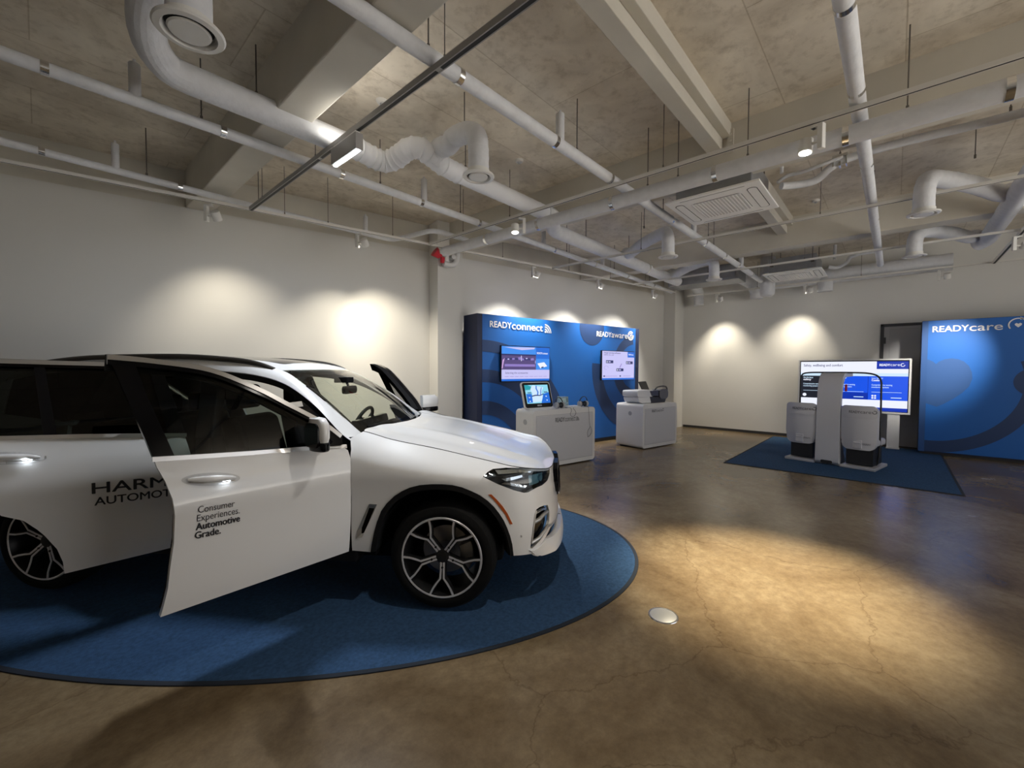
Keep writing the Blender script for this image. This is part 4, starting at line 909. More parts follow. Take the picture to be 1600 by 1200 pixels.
def _p_at_u(u):
    for i in range(1, len(_PC)):
        if _PC[i][1] > .55 and _PC[i][0] >= u:
            a, b = _PC[i-1], _PC[i]
            return _PS[i-1]+(_PS[i]-_PS[i-1])*(u-a[0])/(b[0]-a[0])
    return _PS[-1]
_P0 = _p_at_u(-.60)
PMAX = _PS[-1]-_P0
PMIN = -_P0
def p_at_u(u): return _p_at_u(u)-_P0
BODY = [(.18,.12),(.30,.06),(.38,.040),(.48,.030),(.60,.026),(.75,.020),(.86,.010),(.93,.0),(.99,.006),(1.06,.026),(1.14,.052),(1.22,.08),(1.34,.13)]
FRONT = [(.18,.10),(.24,.05),(.30,.012),(.36,.0),(.50,.0),(.62,.008),(.75,.02),(.88,.035),(1.0,.05),(1.3,.06)]
_ZT = [(-.75,1.225),(-.60,1.205),(-.40,1.150),(-.083,1.092),(.193,1.038),(.40,.998),(.52,.972)]
ZTOP = [(p_at_u(u), z) for u, z in _ZT]+[(p_at_u(.66),.945),(1.634,.895),(PMAX-.28,.882),(PMAX,.88)]
EDGE = [(p_at_u(-.75),.185),(p_at_u(-.05),.19),(p_at_u(.2),.165),(p_at_u(.40),.13),(p_at_u(.52),.10),(p_at_u(.66),.045),(p_at_u(.745),.035),(PMAX-.28,.03),(PMAX,.03)]
_PW0, _PW1 = p_at_u(.15), p_at_u(.66)
_PR0 = p_at_u(-.62)
def ztop(p): return smooth_tab(ZTOP, p)
def edge(p): return smooth_tab(EDGE, p)
def offs(p, z):
    w = sstep(_PW0, _PW1, p)
    n = smooth_tab(BODY, z)*(1-w)+smooth_tab(FRONT, z)*w
    if p > p_at_u(-.80):
        h = max(0.0, ztop(p)-z); e = edge(p); H = .17*(1-w)+.05*w
        if h < H:
            r = (1-(h/H))**2
            n0 = n
            n = n0+(e-n0)*r if e > n0 else n0
    return n
def S(p, z, out=0.0):
    u, v, nu, nv = plan(p); n = offs(p, z)-out
    return (u-nu*n, v-nv*n, z)

CAR = thing('car', 'white sport utility car with open doors parked on the oval blue carpet', 'car', (2.560, 2.847, .008), CA)
M['paint'] = mat('white_car_paint', (.82, .82, .82), .35, coat=.8)
M['black_trim'] = mat('black_arch_plastic', (.010, .010, .011), .6, spec=.25)
M['gloss_black'] = mat('gloss_black', (.005, .005, .006), .12, spec=.18)
M['chromeline'] = mat('satin_chrome_trim', (.62, .61, .60), .28, .9)
M['tyre'] = mat('tyre_rubber', (.006, .006, .006), .8, spec=.2, bump=.2, bscale=80)
M['alloy'] = mat('machined_alloy', (.78, .78, .80), .42, .55)
M['alloydark'] = mat('dark_alloy', (.012, .012, .013), .35, .2)
M['disc'] = mat('brake_disc_steel', (.30, .30, .30), .4, .9)
M['interior'] = mat('black_interior', (.008, .008, .009), .75, spec=.2)
M['leather'] = mat('black_leather', (.010, .010, .011), .5, spec=.25)
M['liner'] = mat('dark_headliner', (.05, .048, .045), .9)
M['amber'] = mat('amber_marker', (.42, .08, .012), .3)
M['wsglass'] = glass('windscreen_glass', (.82, .88, .78))
M['sideglass'] = glass('tinted_front_glass', (.24, .28, .245), 0, .45)
M['privglass'] = glass('privacy_glass', (.018, .022, .018), 0, .45)
M['lampglass'] = glass('headlamp_glass', (.86, .90, .93))
M['lampdark'] = mat('headlamp_inner', (.03, .033, .037), .2, .3)
M['lampchrome'] = mat('headlamp_reflector', (.75, .78, .80), .12, 1)
M['lampblue'] = mat('headlamp_projector', (.35, .62, .72), .1, .6)
M['silver'] = mat('silver_bumper_trim', (.50, .49, .46), .38, .8)
M['decal'] = mat('black_door_lettering', (.02, .02, .025), .5)
M['roofglass'] = mat('dark_roof_glass', (.02, .02, .02), .08)
M['rail_grey'] = mat('dark_roof_rail', (.055, .05, .045), .35, .4)
M['handleglow'] = mat('handle_light', (1, 1, 1), .4, emit=(.85, .93, 1), es=10)
def L(u, v, z): return Vector((u, -v, z))            # car frame: forward, right, up
def SV(p, z, out=0.0, side=1):
    u, v, zz = S(p, z, out); return L(u, v*side, zz)
def mirror_build(fn_build):
    for side in (1, -1): fn_build(side)
def in_flank(v): return Vector((0, 1 if v.y < 0 else -1, 0))
# ---- panels on the body surface (p = run along the plan curve, z = height)
ARCH = [(.107, .395), (.12, .46), (.137, .536), (.160, .615), (.19, .689), (.230, .745), (.282, .795), (.335, .830), (.39, .857), (.46, .876), (.54, .884), (.61, .885), (.678, .880), (.745, .864), (.806, .838), (.865, .808), (.919, .768), (.963, .725), (1.0, .677), (1.030, .630), (1.054, .577), (1.075, .52), (1.091, .458), (1.102, .375)]
HEAD = [(.887, .929), (.922, .955), (.962, .969), (1.069, .970), (1.187, .962), (1.36, .940), (1.50, .915), (1.62, .892), (1.60, .855), (1.513, .824), (1.402, .815), (1.332, .814), (1.273, .806), (1.234, .796), (1.194, .797), (1.11, .825), (.997, .874)]
HEAD_TOP, HEAD_LOW = HEAD[:8], [HEAD[0]]+list(reversed(HEAD[7:]))
def topline(p0, p1, n): return [(p0+(p1-p0)*k/n, ztop(p0+(p1-p0)*k/n)) for k in range(n+1)]
P_MIR = p_at_u(-.60)
VENT = [(.105, .735), (.160, .732), (.050, .500), (.010, .488), (.016, .545)]
CURT = [(1.234, .407), (1.255, .53), (1.278, .635), (1.30, .664), (1.337, .672), (1.40, .668), (1.47, .652), (1.493, .60), (1.475, .53), (1.44, .497), (1.39, .47), (1.254, .398)]
LOWG = [(1.50, .475), (1.75, .455), (PMAX, .445), (PMAX, .385), (1.78, .385), (1.45, .41), (1.32, .40)]
def fender(side):
    poly = topline(-.005, 1.185, 30)+list(reversed(HEAD_TOP[:5]))+[(.840, .875)]+list(reversed(ARCH[:15]))+[(-.025, .402), (-.025, .60), (-.015, .80), (-.012, .98), (-.035, 1.10), (-.07, 1.165)]
    mb = MB(); vs, fs = patch(poly, lambda p, z: SV(p, z, 0, side), .028, [VENT], .02)
    shell(mb, vs, fs, .03, in_flank); fo = mb.build('front_fender', 'paint', CAR, smooth=45)
    mb = MB(); vs, fs = patch(VENT, lambda p, z: SV(p, z, -.03, side), .05); mb.add(vs, fs); mb.build('vent_back', 'gloss_black', fo)
    mb = MB(); i2 = [(.105+(a-.085)*.62-.018, .612+(b-.612)*.74) for a, b in VENT]
    P = [SV(a, b, .004, side) for a, b in VENT]; Q = [SV(a, b, -.012, side) for a, b in i2]; mb.rings([P, Q], True, (False, False)); mb.build('vent_frame', 'silver', fo)
def bumper(side):
    poly = [(.840, .875)]+HEAD_LOW+[(1.625, ztop(1.63)-.003)]+topline(1.64, PMAX, 8)+[(PMAX, .30), (1.70, .305), (1.509, .316), (1.311, .325), (1.266, .345), (1.248, .363)]+list(reversed(ARCH[14:]))
    mb = MB(); vs, fs = patch(poly, lambda p, z: SV(p, z, 0, side), .033, [CURT, LOWG], .021)
    shell(mb, vs, fs, .035, lambda v: Vector((-.5, .5 if v.y < 0 else -.5, 0))); bo = mb.build('front_bumper', 'paint', CAR, smooth=40)
    mb = MB(); vs, fs = patch(CURT, lambda p, z: SV(p, z, -.035, side), .03); mb.add(vs, fs); vs, fs = patch(LOWG, lambda p, z: SV(p, z, -.03, side), .04); mb.add(vs, fs); mb.build('air_intake', 'gloss_black', bo)
    mb = MB(); mb.tube([SV(a, b, -.004, side) for a, b in ((1.245, .44), (1.262, .54), (1.285, .63), (1.300, .655))], .010, 8); mb.tube([SV(a, b, -.004, side) for a, b in ((1.245, .44), (1.32, .455), (1.40, .485), (1.455, .505), (1.52, .49), (1.75, .47), (PMAX, .458))], .012, 8); mb.tube([SV(a, b, -.012, side) for a, b in ((1.28, .575), (1.34, .582), (1.40, .598), (1.482, .60))], .014, 8); mb.build('intake_trim', 'silver', bo)
    mb = MB(); mb.tube([SV(a, b, -.018, side) for a, b in ((1.31, .635), (1.38, .640), (1.45, .632))], .010, 8); mb.build('fog_lamp', 'lampchrome', bo)
    mb = MB()
    lip = [(1.225, .395), (1.27, .385), (1.41, .425), (1.55, .405), (1.75, .385), (PMAX, .375), (PMAX, .300), (1.70, .300), (1.509, .312), (1.33, .330), (1.27, .352)]
    vs, fs = patch(lip, lambda p, z: SV(p, z, .012+.05*max(0, min(1, (p-1.28)/.2))*(.43-z)/.13, side), .03); shell(mb, vs, fs, .05, lambda v: Vector((-.6, .4 if v.y < 0 else -.4, 0))); mb.build('chin_spoiler', 'paint', bo, smooth=35)
    mb = MB(); q = SV(1.153, .504, .001, side); mb.lathe([(.012, -.002), (.010, .002), (0, .002)], q, 'y', 12); mb.build('parking_sensor', 'paint', bo)
    mb = MB(); MK = [(.912, .802), (.932, .802), (.972, .762), (1.012, .715), (1.046, .664), (1.082, .589), (1.066, .589), (1.030, .660), (.995, .706), (.955, .757)]
    vs, fs = patch(MK, lambda p, z: SV(p+.012, z+.008, .004, side), .04); shell(mb, vs, fs, .006, in_flank); mb.build('marker_lamp', 'amber', bo)
def headlight(side):
    mb = MB(); vs, fs = patch(HEAD, lambda p, z: SV(p, z, -.055, side), .04); shell(mb, vs, fs, .001, in_flank)
    P = [SV(a, b, -.002, side) for a, b in dens(HEAD, .03)]; Q = [SV(a, b, -.055, side) for a, b in dens(HEAD, .03)]; mb.rings([P, Q], True, (False, False))
    h = mb.build('headlight', 'lampdark', CAR)
    mb = MB(); vs, fs = patch(HEAD, lambda p, z: SV(p, z, 0.0, side), .03); mb.add(vs, fs); mb.build('lamp_cover', 'lampglass', h, smooth=50)
    mb = MB(); vs, fs = patch([(.98, .958), (1.18, .952), (1.36, .930), (1.55, .90), (1.54, .885), (1.36, .912), (1.18, .932), (1.0, .935)], lambda p, z: SV(p, z, -.02, side), .04); shell(mb, vs, fs, .02, in_flank)
    vs, fs = patch([(1.02, .905), (1.20, .915), (1.20, .90), (1.06, .885)], lambda p, z: SV(p, z, -.022, side), .04); shell(mb, vs, fs, .02, in_flank); vs, fs = patch([(1.02, .872), (1.22, .822), (1.24, .835), (1.05, .882)], lambda p, z: SV(p, z, -.022, side), .04); shell(mb, vs, fs, .02, in_flank); mb.build('daylight_bar', 'lampchrome', h)
    for c, r in (((1.20, .868), .030), ((1.42, .862), .028)):
        mb = MB(); q = SV(c[0], c[1], -.045, side); w = SV(c[0], c[1], -.015, side); mb.tube([q, w], [r, r*.95], 6); mb.build('projector_lens', 'lampblue' if c[0] > 1.3 else 'lampdark', h)
    mb = MB(); vs, fs = patch([(1.27, .90), (1.40, .895), (1.50, .885), (1.47, .855), (1.40, .83), (1.27, .83)], lambda p, z: SV(p, z, -.03, side), .04); shell(mb, vs, fs, .015, in_flank); mb.build('projector_bezel', 'lampblue', h)
def archtrim(side):
    def band(outer, inner, name, par, m):
        mb = MB(); P = [SV(a, b, .008, side) for a, b in outer]; Q = [SV(a, b, .006, side) for a, b in inner]; R2 = [SV(a, b, -.10, side) for a, b in inner]
        mb.rings([P, Q, R2], False, (False, False)); return mb.build(name, m, par, smooth=40)
    c = (.605, .37)
    inner = [(c[0]+(a-c[0])*.925, c[1]+(b-c[1])*.905+.012) for a, b in ARCH]
    band(ARCH, inner, 'front_arch_trim', CAR, 'black_trim')
    RC = p_at_u(-2.975); ra = [(RC+.50*math.cos(q), .372+.515*math.sin(q)) for q in [rad(k) for k in range(178, -1, -6)]]
    ri = [(RC+.46*math.cos(q), .372+.47*math.sin(q)) for q in [rad(k) for k in range(178, -1, -6)]]
    band(ra, ri, 'rear_arch_trim', CAR, 'black_trim')
def wheelhouse(side):
    for uc in (0, -2.975):
        mb = MB(); n = 20; rings = []
        for v in (.93, .50): rings.append([L(uc+.47*math.cos(PI*k/n), v*side, .36+.50*math.sin(PI*k/n)) for k in range(n+1)])
        mb.rings(rings, False, (False, False))
        mb.add([rings[1][k] for k in range(n+1)], [tuple(range(n+1))]); mb.build('wheel_housing', 'interior', CAR, smooth=50)
mirror_build(fender); mirror_build(bumper); mirror_build(headlight); mirror_build(archtrim); mirror_build(wheelhouse)
# ---- bonnet
_edge = [(S(p, ztop(p))[0], S(p, ztop(p))[1], ztop(p)) for p in [P_MIR+(PMAX-P_MIR)*k/60 for k in range(61)]]
_ETAB_V = sorted([(u, v) for u, v, z in _edge]); _ETAB_Z = sorted([(u, z) for u, v, z in _edge])
def hoodz(u, v):
    ve = max(.05, lerp_tab(_ETAB_V, u)); ze = lerp_tab(_ETAB_Z, u); a = min(1, abs(v)/ve)
    c = (.050*sstep(.80, -.1, u)+.012*sstep(.83, .70, u))*(1-.6*sstep(-.30, -.58, u))
    z = ze+c*(1-a**2.4)
    z += .012*math.exp(-((abs(v)-.47)/.05)**2)*sstep(-.6, -.2, u)*(1-sstep(.45, .72, u)) - .010*math.exp(-((abs(v)-.60)/.07)**2)*(1-sstep(.3, .7, u))
    return z
_side = [(u, v) for u, v, z in _edge]
COWL = [(-.635, .62), (-.535, .40), (-.488, .18), (-.475, 0)]
hp_ = [(u-.003, v-.008) for u, v in _side[::1] if v > .03]+[(_side[-1][0]-.002, 0)]
half = hp_
poly = half+[(u, -v) for u, v in reversed(half[:-1])]
back = [(-.625, .74)]+COWL; back2 = back+[(u, -v) for u, v in reversed(back[:-1])]
poly = poly+[(u, -v) for u, v in back2]
mb = MB(); vs, fs = patch(poly, lambda u, v: L(u, v, hoodz(u, v)), .04, (), .03); shell(mb, vs, fs, .02, lambda v: Vector((0, 0, -1))); hood = mb.build('bonnet', 'paint', CAR, smooth=40)
mb = MB()
for sg in (1, -1): mb.tube([L(u-.001, sg*(v-.003), z+.001) for u, v, z in _edge if v > .04], .0035, 6)
mb.build('bonnet_seam', 'slot', hood)
# ---- kidney grille
for s in (1, -1):
    K = [(.045, .870), (.10, .895), (.26, .888), (.350, .855), (.360, .76), (.30, .66), (.20, .617), (.07, .62), (.04, .67)]
    kin = [(.205+(a-.205)*.86, -(-.757)+(b-.757)*.87) for a, b in K]
    kf = lambda a, b, o=0: L(.806-.17*a*a-.10*(b-.76)**2+.02-.06*(b-.76)+o, s*a, b)
    mb = MB(); mb.rings([[kf(a, b, -.035) for a, b in K], [kf(a, b, .0) for a, b in K], [kf(a, b, .004) for a, b in kin], [kf(a, b, -.02) for a, b in kin]], True, (False, False)); g = mb.build('kidney_grille', 'gloss_black', CAR)
    mb = MB(); vs, fs = patch(kin, lambda a, b: kf(a, b, -.03), .06); mb.add(vs, fs); mb.build('grille_back', 'slot', g)
    mb = MB()
    for k in range(9):
        a = .07+k*.034
        mb.tube([kf(a, .65 if a > .08 else .69, -.01), kf(a, .76, .0), kf(a, .86, -.01)], .006, 6)
    mb.build('grille_bars', 'gloss_black', g)
# ---- greenhouse: pillars, roof, glass
INN = [(-.58, .735, 1.150), (-.675, .70, 1.182), (-.95, .655, 1.395), (-1.2, .605, 1.56), (-1.36, .575, 1.640), (-1.6, .570, 1.700), (-2.2, .580, 1.735), (-2.9, .570, 1.722), (-3.4, .54, 1.685), (-3.75, .50, 1.62)]
OUT = [(-.60, .880, 1.115), (-.735, .865, 1.190), (-1.0, .772, 1.395), (-1.25, .705, 1.535), (-1.5, .672, 1.603), (-1.8, .660, 1.635), (-2.2, .652, 1.650), (-2.9, .635, 1.640), (-3.4, .605, 1.60), (-3.75, .57, 1.54)]
I2, O2 = smooth_line(INN, 8), smooth_line(OUT, 8)
def pillar(side):
    mb = MB(); rings = []
    for a, b in zip(I2, O2):
        A, B = Vector(a), Vector(b); m = (A+B)/2; bul = Vector((0, .5, .5)).normalized()*.018
        pts = [A, A*.75+B*.25+bul*.75, m+bul, A*.25+B*.75+bul*.75, B, B+Vector((0, -.03, -.035)), A+Vector((0, -.02, -.06))]
        rings.append([L(p[0], p[1]*side, p[2]) for p in pts])
    mb.rings(rings, True, (True, True)); mb.build('roof_pillar', 'paint', CAR, smooth=40)
    mb = MB(); rings = []                       # dark door opening frame under the roof edge
    for b in O2:
        B = Vector(b); rings.append([L(B[0], q[0]*side, q[1]) for q in ((B[1]-.005, B[2]-.002), (B[1]-.005, B[2]-.05), (B[1]-.09, B[2]-.06), (B[1]-.09, B[2]-.01))])
    mb.rings(rings, True, (True, True)); mb.build('door_opening_seal', 'interior', CAR, smooth=40)
    mb = MB(); rr = smooth_line([(-1.42, .590, 1.645), (-1.55, .597, 1.690), (-1.75, .602, 1.722), (-2.2, .606, 1.748), (-2.9, .597, 1.738), (-3.3, .572, 1.708), (-3.5, .56, 1.675)], 6)
    mb.tube([L(a, b*side, c) for a, b, c in rr], .021, 10); mb.build('roof_rail', 'rail_grey', CAR, smooth=50)
mirror_build(pillar)
def roofz(u, v):
    a = max([p for p in I2], key=lambda p: -abs(p[0]-u)); t = min(1, abs(v)/a[1])
    ze = smooth_tab(sorted([(p[0], p[2]) for p in INN]), u)
    return ze+.035*(1-t*t)
vin = lambda u: smooth_tab(sorted([(p[0], p[1]) for p in INN]), u)
WT = [(-1.36, .575), (-1.32, .38), (-1.30, .18), (-1.295, 0)]
wt2 = WT+[(u, -v) for u, v in reversed(WT[:-1])]
us = [-1.6, -2.0, -2.5, -3.0, -3.4, -3.75]
poly = wt2+[(u, -vin(u)) for u in us]+[(u, vin(u)) for u in reversed(us)]
SUN = rrect(-2.95, -1.46, -.43, .43, .06)
mb = MB(); vs, fs = patch(poly, lambda u, v: L(u, v, roofz(u, v)), .08, [SUN]); shell(mb, vs, fs, .02, lambda v: Vector((0, 0, -1))); mb.build('roof', 'paint', CAR, smooth=40)
mb = MB(); vs, fs = patch(rrect(-2.945, -1.465, -.425, .425, .06), lambda u, v: L(u, v, roofz(u, v)-.004), .1); shell(mb, vs, fs, .015, lambda v: Vector((0, 0, -1))); mb.build('roof_glass', 'roofglass', CAR, smooth=40)
mb = MB(); vs, fs = patch([(-1.30, .52), (-1.30, -.52), (-3.7, -.46), (-3.7, .46)], lambda u, v: L(u, v, roofz(u, v)-.045), .15); mb.add(vs, fs); mb.build('headliner', 'liner', CAR, smooth=50)
# windscreen: from the roof line down to the cowl
WB = [(-.690, .695, 1.180), (-.660, .55, 1.155), (-.575, .30, 1.140), (-.545, 0, 1.135)]
def ws(a, b):                                    # a across -1..1, b 0 base .. 1 top
    v = abs(a); k = v*3
    bb = smooth_tab([(0, WB[3][0]), (.43, WB[2][0]), (.79, WB[1][0]), (1, WB[0][0])], v); bz = smooth_tab([(0, WB[3][2]), (.43, WB[2][2]), (.79, WB[1][2]), (1, WB[0][2])], v)
    tu = smooth_tab([(0, -1.295), (.31, -1.30), (.66, -1.32), (1, -1.36)], v); tz = roofz(tu, .575*v)+.001
    u = bb+(tu-bb)*b; z = bz+(tz-bz)*b+.045*math.sin(PI*b)
    vv = a*(.697+(.575-.697)*b+.02*math.sin(PI*b))
    return L(u, vv, z)
N = 24
def wspatch(a0, a1, b0, b1, off=0, n=N):
    mb = MB(); vs = []; fs = []
    for i in range(n+1):
        for j in range(n+1): vs.append(ws(a0+(a1-a0)*i/n, b0+(b1-b0)*j/n)+Vector((off, 0, off)))
    for i in range(n):
        for j in range(n): k = i*(n+1)+j; fs.append((k, k+n+1, k+n+2, k+1))
    mb.add(vs, fs); return mb
w_ = wspatch(-1, 1, 0, 1).build('windscreen', 'wsglass', CAR, smooth=60)
mb = MB()
for q in ((-1, -.925, 0, 1), (.925, 1, 0, 1), (-1, 1, 0, .10), (-1, 1, .945, 1)):
    m2 = wspatch(*q, -.004, 12); mb.add(m2.v, m2.f)
mb.build('black_border', 'gloss_black', w_, smooth=60)
mb = MB(); mb.box(L(-1.14, 0, 1.555), (.12, .14, .05)); mb.tube([L(-1.12, 0, 1.545), L(-1.10, 0, 1.50)], .012, 8); mb.build('sensor_housing', 'interior', w_, bevel=.01)
mb = MB(); mb.prism(rrect(-.125, .125, 1.43, 1.50, .03), lambda a, b, d: L(-1.09+d+.03*a, a, b), -.015, .02); mb.build('rear_view_mirror', 'interior', CAR, bevel=.006)
# cowl and wipers
mb = MB(); P = [L(u+.0, v, hoodz(max(u, -.6), v)-.035) for u, v in back2]; Q = [L(u-.10, v*.98, 1.13) for u, v in back2]; R2 = [L(u+.06, v, hoodz(max(u, -.6), v)-.05) for u, v in back2]
mb.rings([R2, P, Q], False, (False, False)); mb.build('cowl_panel', 'gloss_black', CAR, smooth=50)
for pts in ([ws(-.55, .02), ws(-.2, .035), ws(.30, .045)], [ws(.05, .03), ws(.4, .04), ws(.82, .05)]):
    mb = MB(); mb.tube([p+Vector((.02, 0, .02)) for p in pts], .009, 6); mb.build('wiper', 'interior', CAR)
# ---- flank behind the doors, sills, rear
def rear(side):
    pq = lambda u: p_at_u(u) if u < -1 else p_at_u(u)
    RC = p_at_u(-2.975)
    archr = [(RC+.50*math.cos(q), .372+.515*math.sin(q)) for q in [rad(k) for k in range(2, 180, 8)]]
    poly = [(p_at_u(-2.45), .40)]+archr+[(p_at_u(-3.55), .40), (p_at_u(-3.85), .45), (p_at_u(-3.85), 1.18), (p_at_u(-3.4), 1.24), (p_at_u(-2.80), 1.23), (p_at_u(-2.74), 1.0), (p_at_u(-2.62), .80), (p_at_u(-2.46), .60)]
    mb = MB(); vs, fs = patch(poly, lambda p, z: SV(p, z, 0, side), .05, (), .04); shell(mb, vs, fs, .03, in_flank); mb.build('rear_quarter', 'paint', CAR, smooth=45)
    def cp_(u, z):                                # upper side surface between belt and roof edge
        t = max(0, min(1, (z-1.20)/.42)); w = smooth_tab(sorted([(p[0], p[1]) for p in OUT]), u); return L(u, (.915+(w-.915)*t)*side, z)
    mb = MB(); vs, fs = patch([(-2.78, 1.23), (-3.85, 1.17), (-3.80, 1.50), (-3.62, 1.56), (-3.42, 1.30), (-3.05, 1.27), (-2.78, 1.26)], cp_, .06); shell(mb, vs, fs, .03, in_flank); mb.build('rear_pillar', 'paint', CAR, smooth=45)
    mb = MB(); vs, fs = patch([(-2.83, 1.25), (-3.05, 1.27), (-3.40, 1.30), (-3.60, 1.555), (-3.4, 1.60), (-2.9, 1.64), (-2.70, 1.645)], cp_, .08); mb.add(vs, fs); mb.build('quarter_window', 'privglass', CAR, smooth=50)
    mb = MB(); mb.bx(-2.50, -.60, -side*.80, -side*.945, .31, .40); mb.bx(-2.5, -.6, -side*.78, -side*.93, .40, .44); mb.build('sill', 'black_trim', CAR, bevel=.015)
    mb = MB()                                     # centre pillar between the doors
    rings = []
    for u, v, z in ((-1.78, .86, .42), (-1.78, .87, 1.15), (-1.86, .72, 1.45), (-1.90, .655, 1.63)): rings.append([L(u+.07, v*side, z), L(u-.07, v*side, z), L(u-.06, (v-.10)*side, z), L(u+.06, (v-.10)*side, z)])
    mb.rings(rings); mb.build('centre_pillar', 'interior', CAR, bevel=.01)
    mb = MB(); rings = []
    for u, v, z in ((-.64, .90, .42), (-.66, .90, 1.0), (-.73, .86, 1.17)): rings.append([L(u+.06, v*side, z), L(u-.03, v*side, z), L(u-.03, (v-.12)*side, z), L(u+.06, (v-.12)*side, z)])
    mb.rings(rings); mb.build('hinge_pillar', 'interior', CAR)
mirror_build(rear)
mb = MB(); rear_curve = [plan(PMIN+k*.09) for k in range(15)]
rings = []
for z, n in ((.40, .05), (.60, .0), (.95, .02), (1.16, .08), (1.22, .12)): rings.append([L(u+n, v*(1-.02*n), z) for u, v, *_ in reversed(rear_curve)]+[L(u+n, -v*(1-.02*n), z) for u, v, *_ in rear_curve[1:]])
mb.rings(rings, False, (False, False)); mb.build('tailgate', 'paint', CAR, smooth=45)
mb = MB(); mb.add([L(-3.92, .80, 1.20), L(-3.92, -.80, 1.20), L(-3.72, -.52, 1.63), L(-3.72, .52, 1.63)], [(0, 1, 2, 3)]); mb.build('rear_window', 'privglass', CAR)
mb = MB(); mb.bx(-3.85, .40, -.74, .74, .26, .40); mb.build('underbody', 'interior', CAR, bevel=.03)
mb = MB(); mb.bx(-.60, .50, -.60, .60, .40, .74); mb.build('engine_bay', 'interior', CAR, bevel=.03)
# ---- wheels
WR, RIM = .372, .279
def make_wheel():
    w = bpy.data.objects.new('wheel', None); COL.objects.link(w); w.parent = CAR
    # local y points outward (away from the car)
    mb = MB(); mb.lathe([(RIM-.012, -.26), (.30, -.272), (.345, -.262), (.366, -.23), (WR, -.18), (WR, -.10), (.366, -.045), (.345, -.012), (.315, .0), (.290, -.004), (RIM-.002, -.016), (RIM-.012, -.03), (RIM-.012, -.26)], axis='y', n=72)
    mb.build('tyre', 'tyre', w, smooth=35)
    mb = MB(); mb.lathe([(RIM+.001, -.012), (RIM-.004, -.006), (RIM-.014, -.008), (RIM-.020, -.025), (.245, -.06), (.235, -.24), (RIM-.02, -.26)], axis='y', n=64); mb.build('rim_barrel', 'alloydark', w, smooth=40)
    mb = MB(); mb.lathe([(RIM+.002, -.010), (RIM-.003, -.004), (RIM-.013, -.006), (RIM-.016, -.014)], axis='y', n=64); mb.build('rim_lip', 'alloy', w, smooth=40)
    mb = MB(); mb.lathe([(.17, -.19), (.17, -.165), (.06, -.165), (.06, -.15), (0, -.15)], axis='y', n=40); mb.build('brake_disc', 'disc', w, smooth=40)
    mb = MB(); mb.prism(arc_band((0, 0), .11, .205, rad(155), rad(215), 8), lambda a, b, d: Vector((a, d, b)), -.15, -.10); mb.build('brake_caliper', 'disc', w, bevel=.006)
    P2 = lambda r, a: (r*math.cos(a), r*math.sin(a))
    for k in range(5):
        a0 = rad(-90+72*k)
        def spoke(offs_, d):
            def sh(r, da, w0): # returns the two sides at radius r, direction a0+da, half width w0
                c = P2(r, a0+da); t = (-math.sin(a0+da), math.cos(a0+da)); return [(c[0]+t[0]*w0, c[1]+t[1]*w0), (c[0]-t[0]*w0, c[1]-t[1]*w0)]
            return sh
        sh = spoke(0, 0)
        dish = lambda r: -.040+.030*min(1, max(0, (r-.05)/.20))
        def strip(path, depth, name, m, par):
            mb = MB(); rings = []
            for r, da, hw in path:
                (x0, y0), (x1, y1) = sh(r, da, hw); z = dish(r)
                rings.append([(x0, z, y0), (x1, z, y1), (x1, z-depth, y1), (x0, z-depth, y0)])
            mb.rings(rings, True, (True, True)); return mb.build(name, m, par)
        stem = [(.04, 0, .020), (.08, 0, .017), (.15, 0, .016)]
        sp = strip(stem, .045, 'spoke', 'alloydark', w)
        # machined faces: two thin lines that fork from the stem to the rim
        for s in (-1, 1):
            path = [(.045, s*.22, .0075), (.10, s*.105, .0060), (.152, s*.082, .0062), (.185, s*.20, .0065), (.225, s*.275, .0062), (.266, s*.300, .0068)]
            mb = MB(); rings = []; rd = []
            for r, da, hw in path:
                (x0, y0), (x1, y1) = sh(r, da, hw); z = dish(r)+.003; rings.append([(x0, z, y0), (x1, z, y1), (x1, z-.006, y1), (x0, z-.006, y0)])
                (x0, y0), (x1, y1) = sh(r, da-s*.012*(r > .16), hw+.005); rd.append([(x0, z-.004, y0), (x1, z-.004, y1), (x1*.98, z-.045, y1*.98), (x0*.98, z-.045, y0*.98)])
            mb.rings(rings); mb.build('machined_face', 'alloy', sp)
            mb = MB(); mb.rings(rd); mb.build('spoke_flank', 'alloydark', sp)
        mb = MB(); c = P2(.078, a0); mb.lathe([(.008, -.034), (.008, -.028), (0, -.028)], (c[0], 0, c[1]), 'y', 10); mb.build('wheel_bolt', 'slot', sp)
    mb = MB(); mb.lathe([(.055, -.055), (.052, -.038), (.034, -.036), (.033, -.030), (.0, -.028)], axis='y', n=32); mb.build('hub_cap', 'alloydark', w, smooth=40)
    return w
wh = make_wheel()
first = True
for uc in (0, -2.975):
    for side in (1, -1):
        w = wh if first else copy_tree(wh, CAR); first = False
        w.location = L(uc, .968*side, WR); w.rotation_euler = (0, 0, PI if side == 1 else 0)
        if uc < -1: w.rotation_euler.x = 0
for o_ in CAR.children:
    if o_.name.startswith('wheel') and o_.type == 'EMPTY' and o_.location.x < -1:
        # rear wheels have rolled to another angle
        o_.rotation_euler = (0, rad(25 if o_.location.y < 0 else -25), o_.rotation_euler.z); 
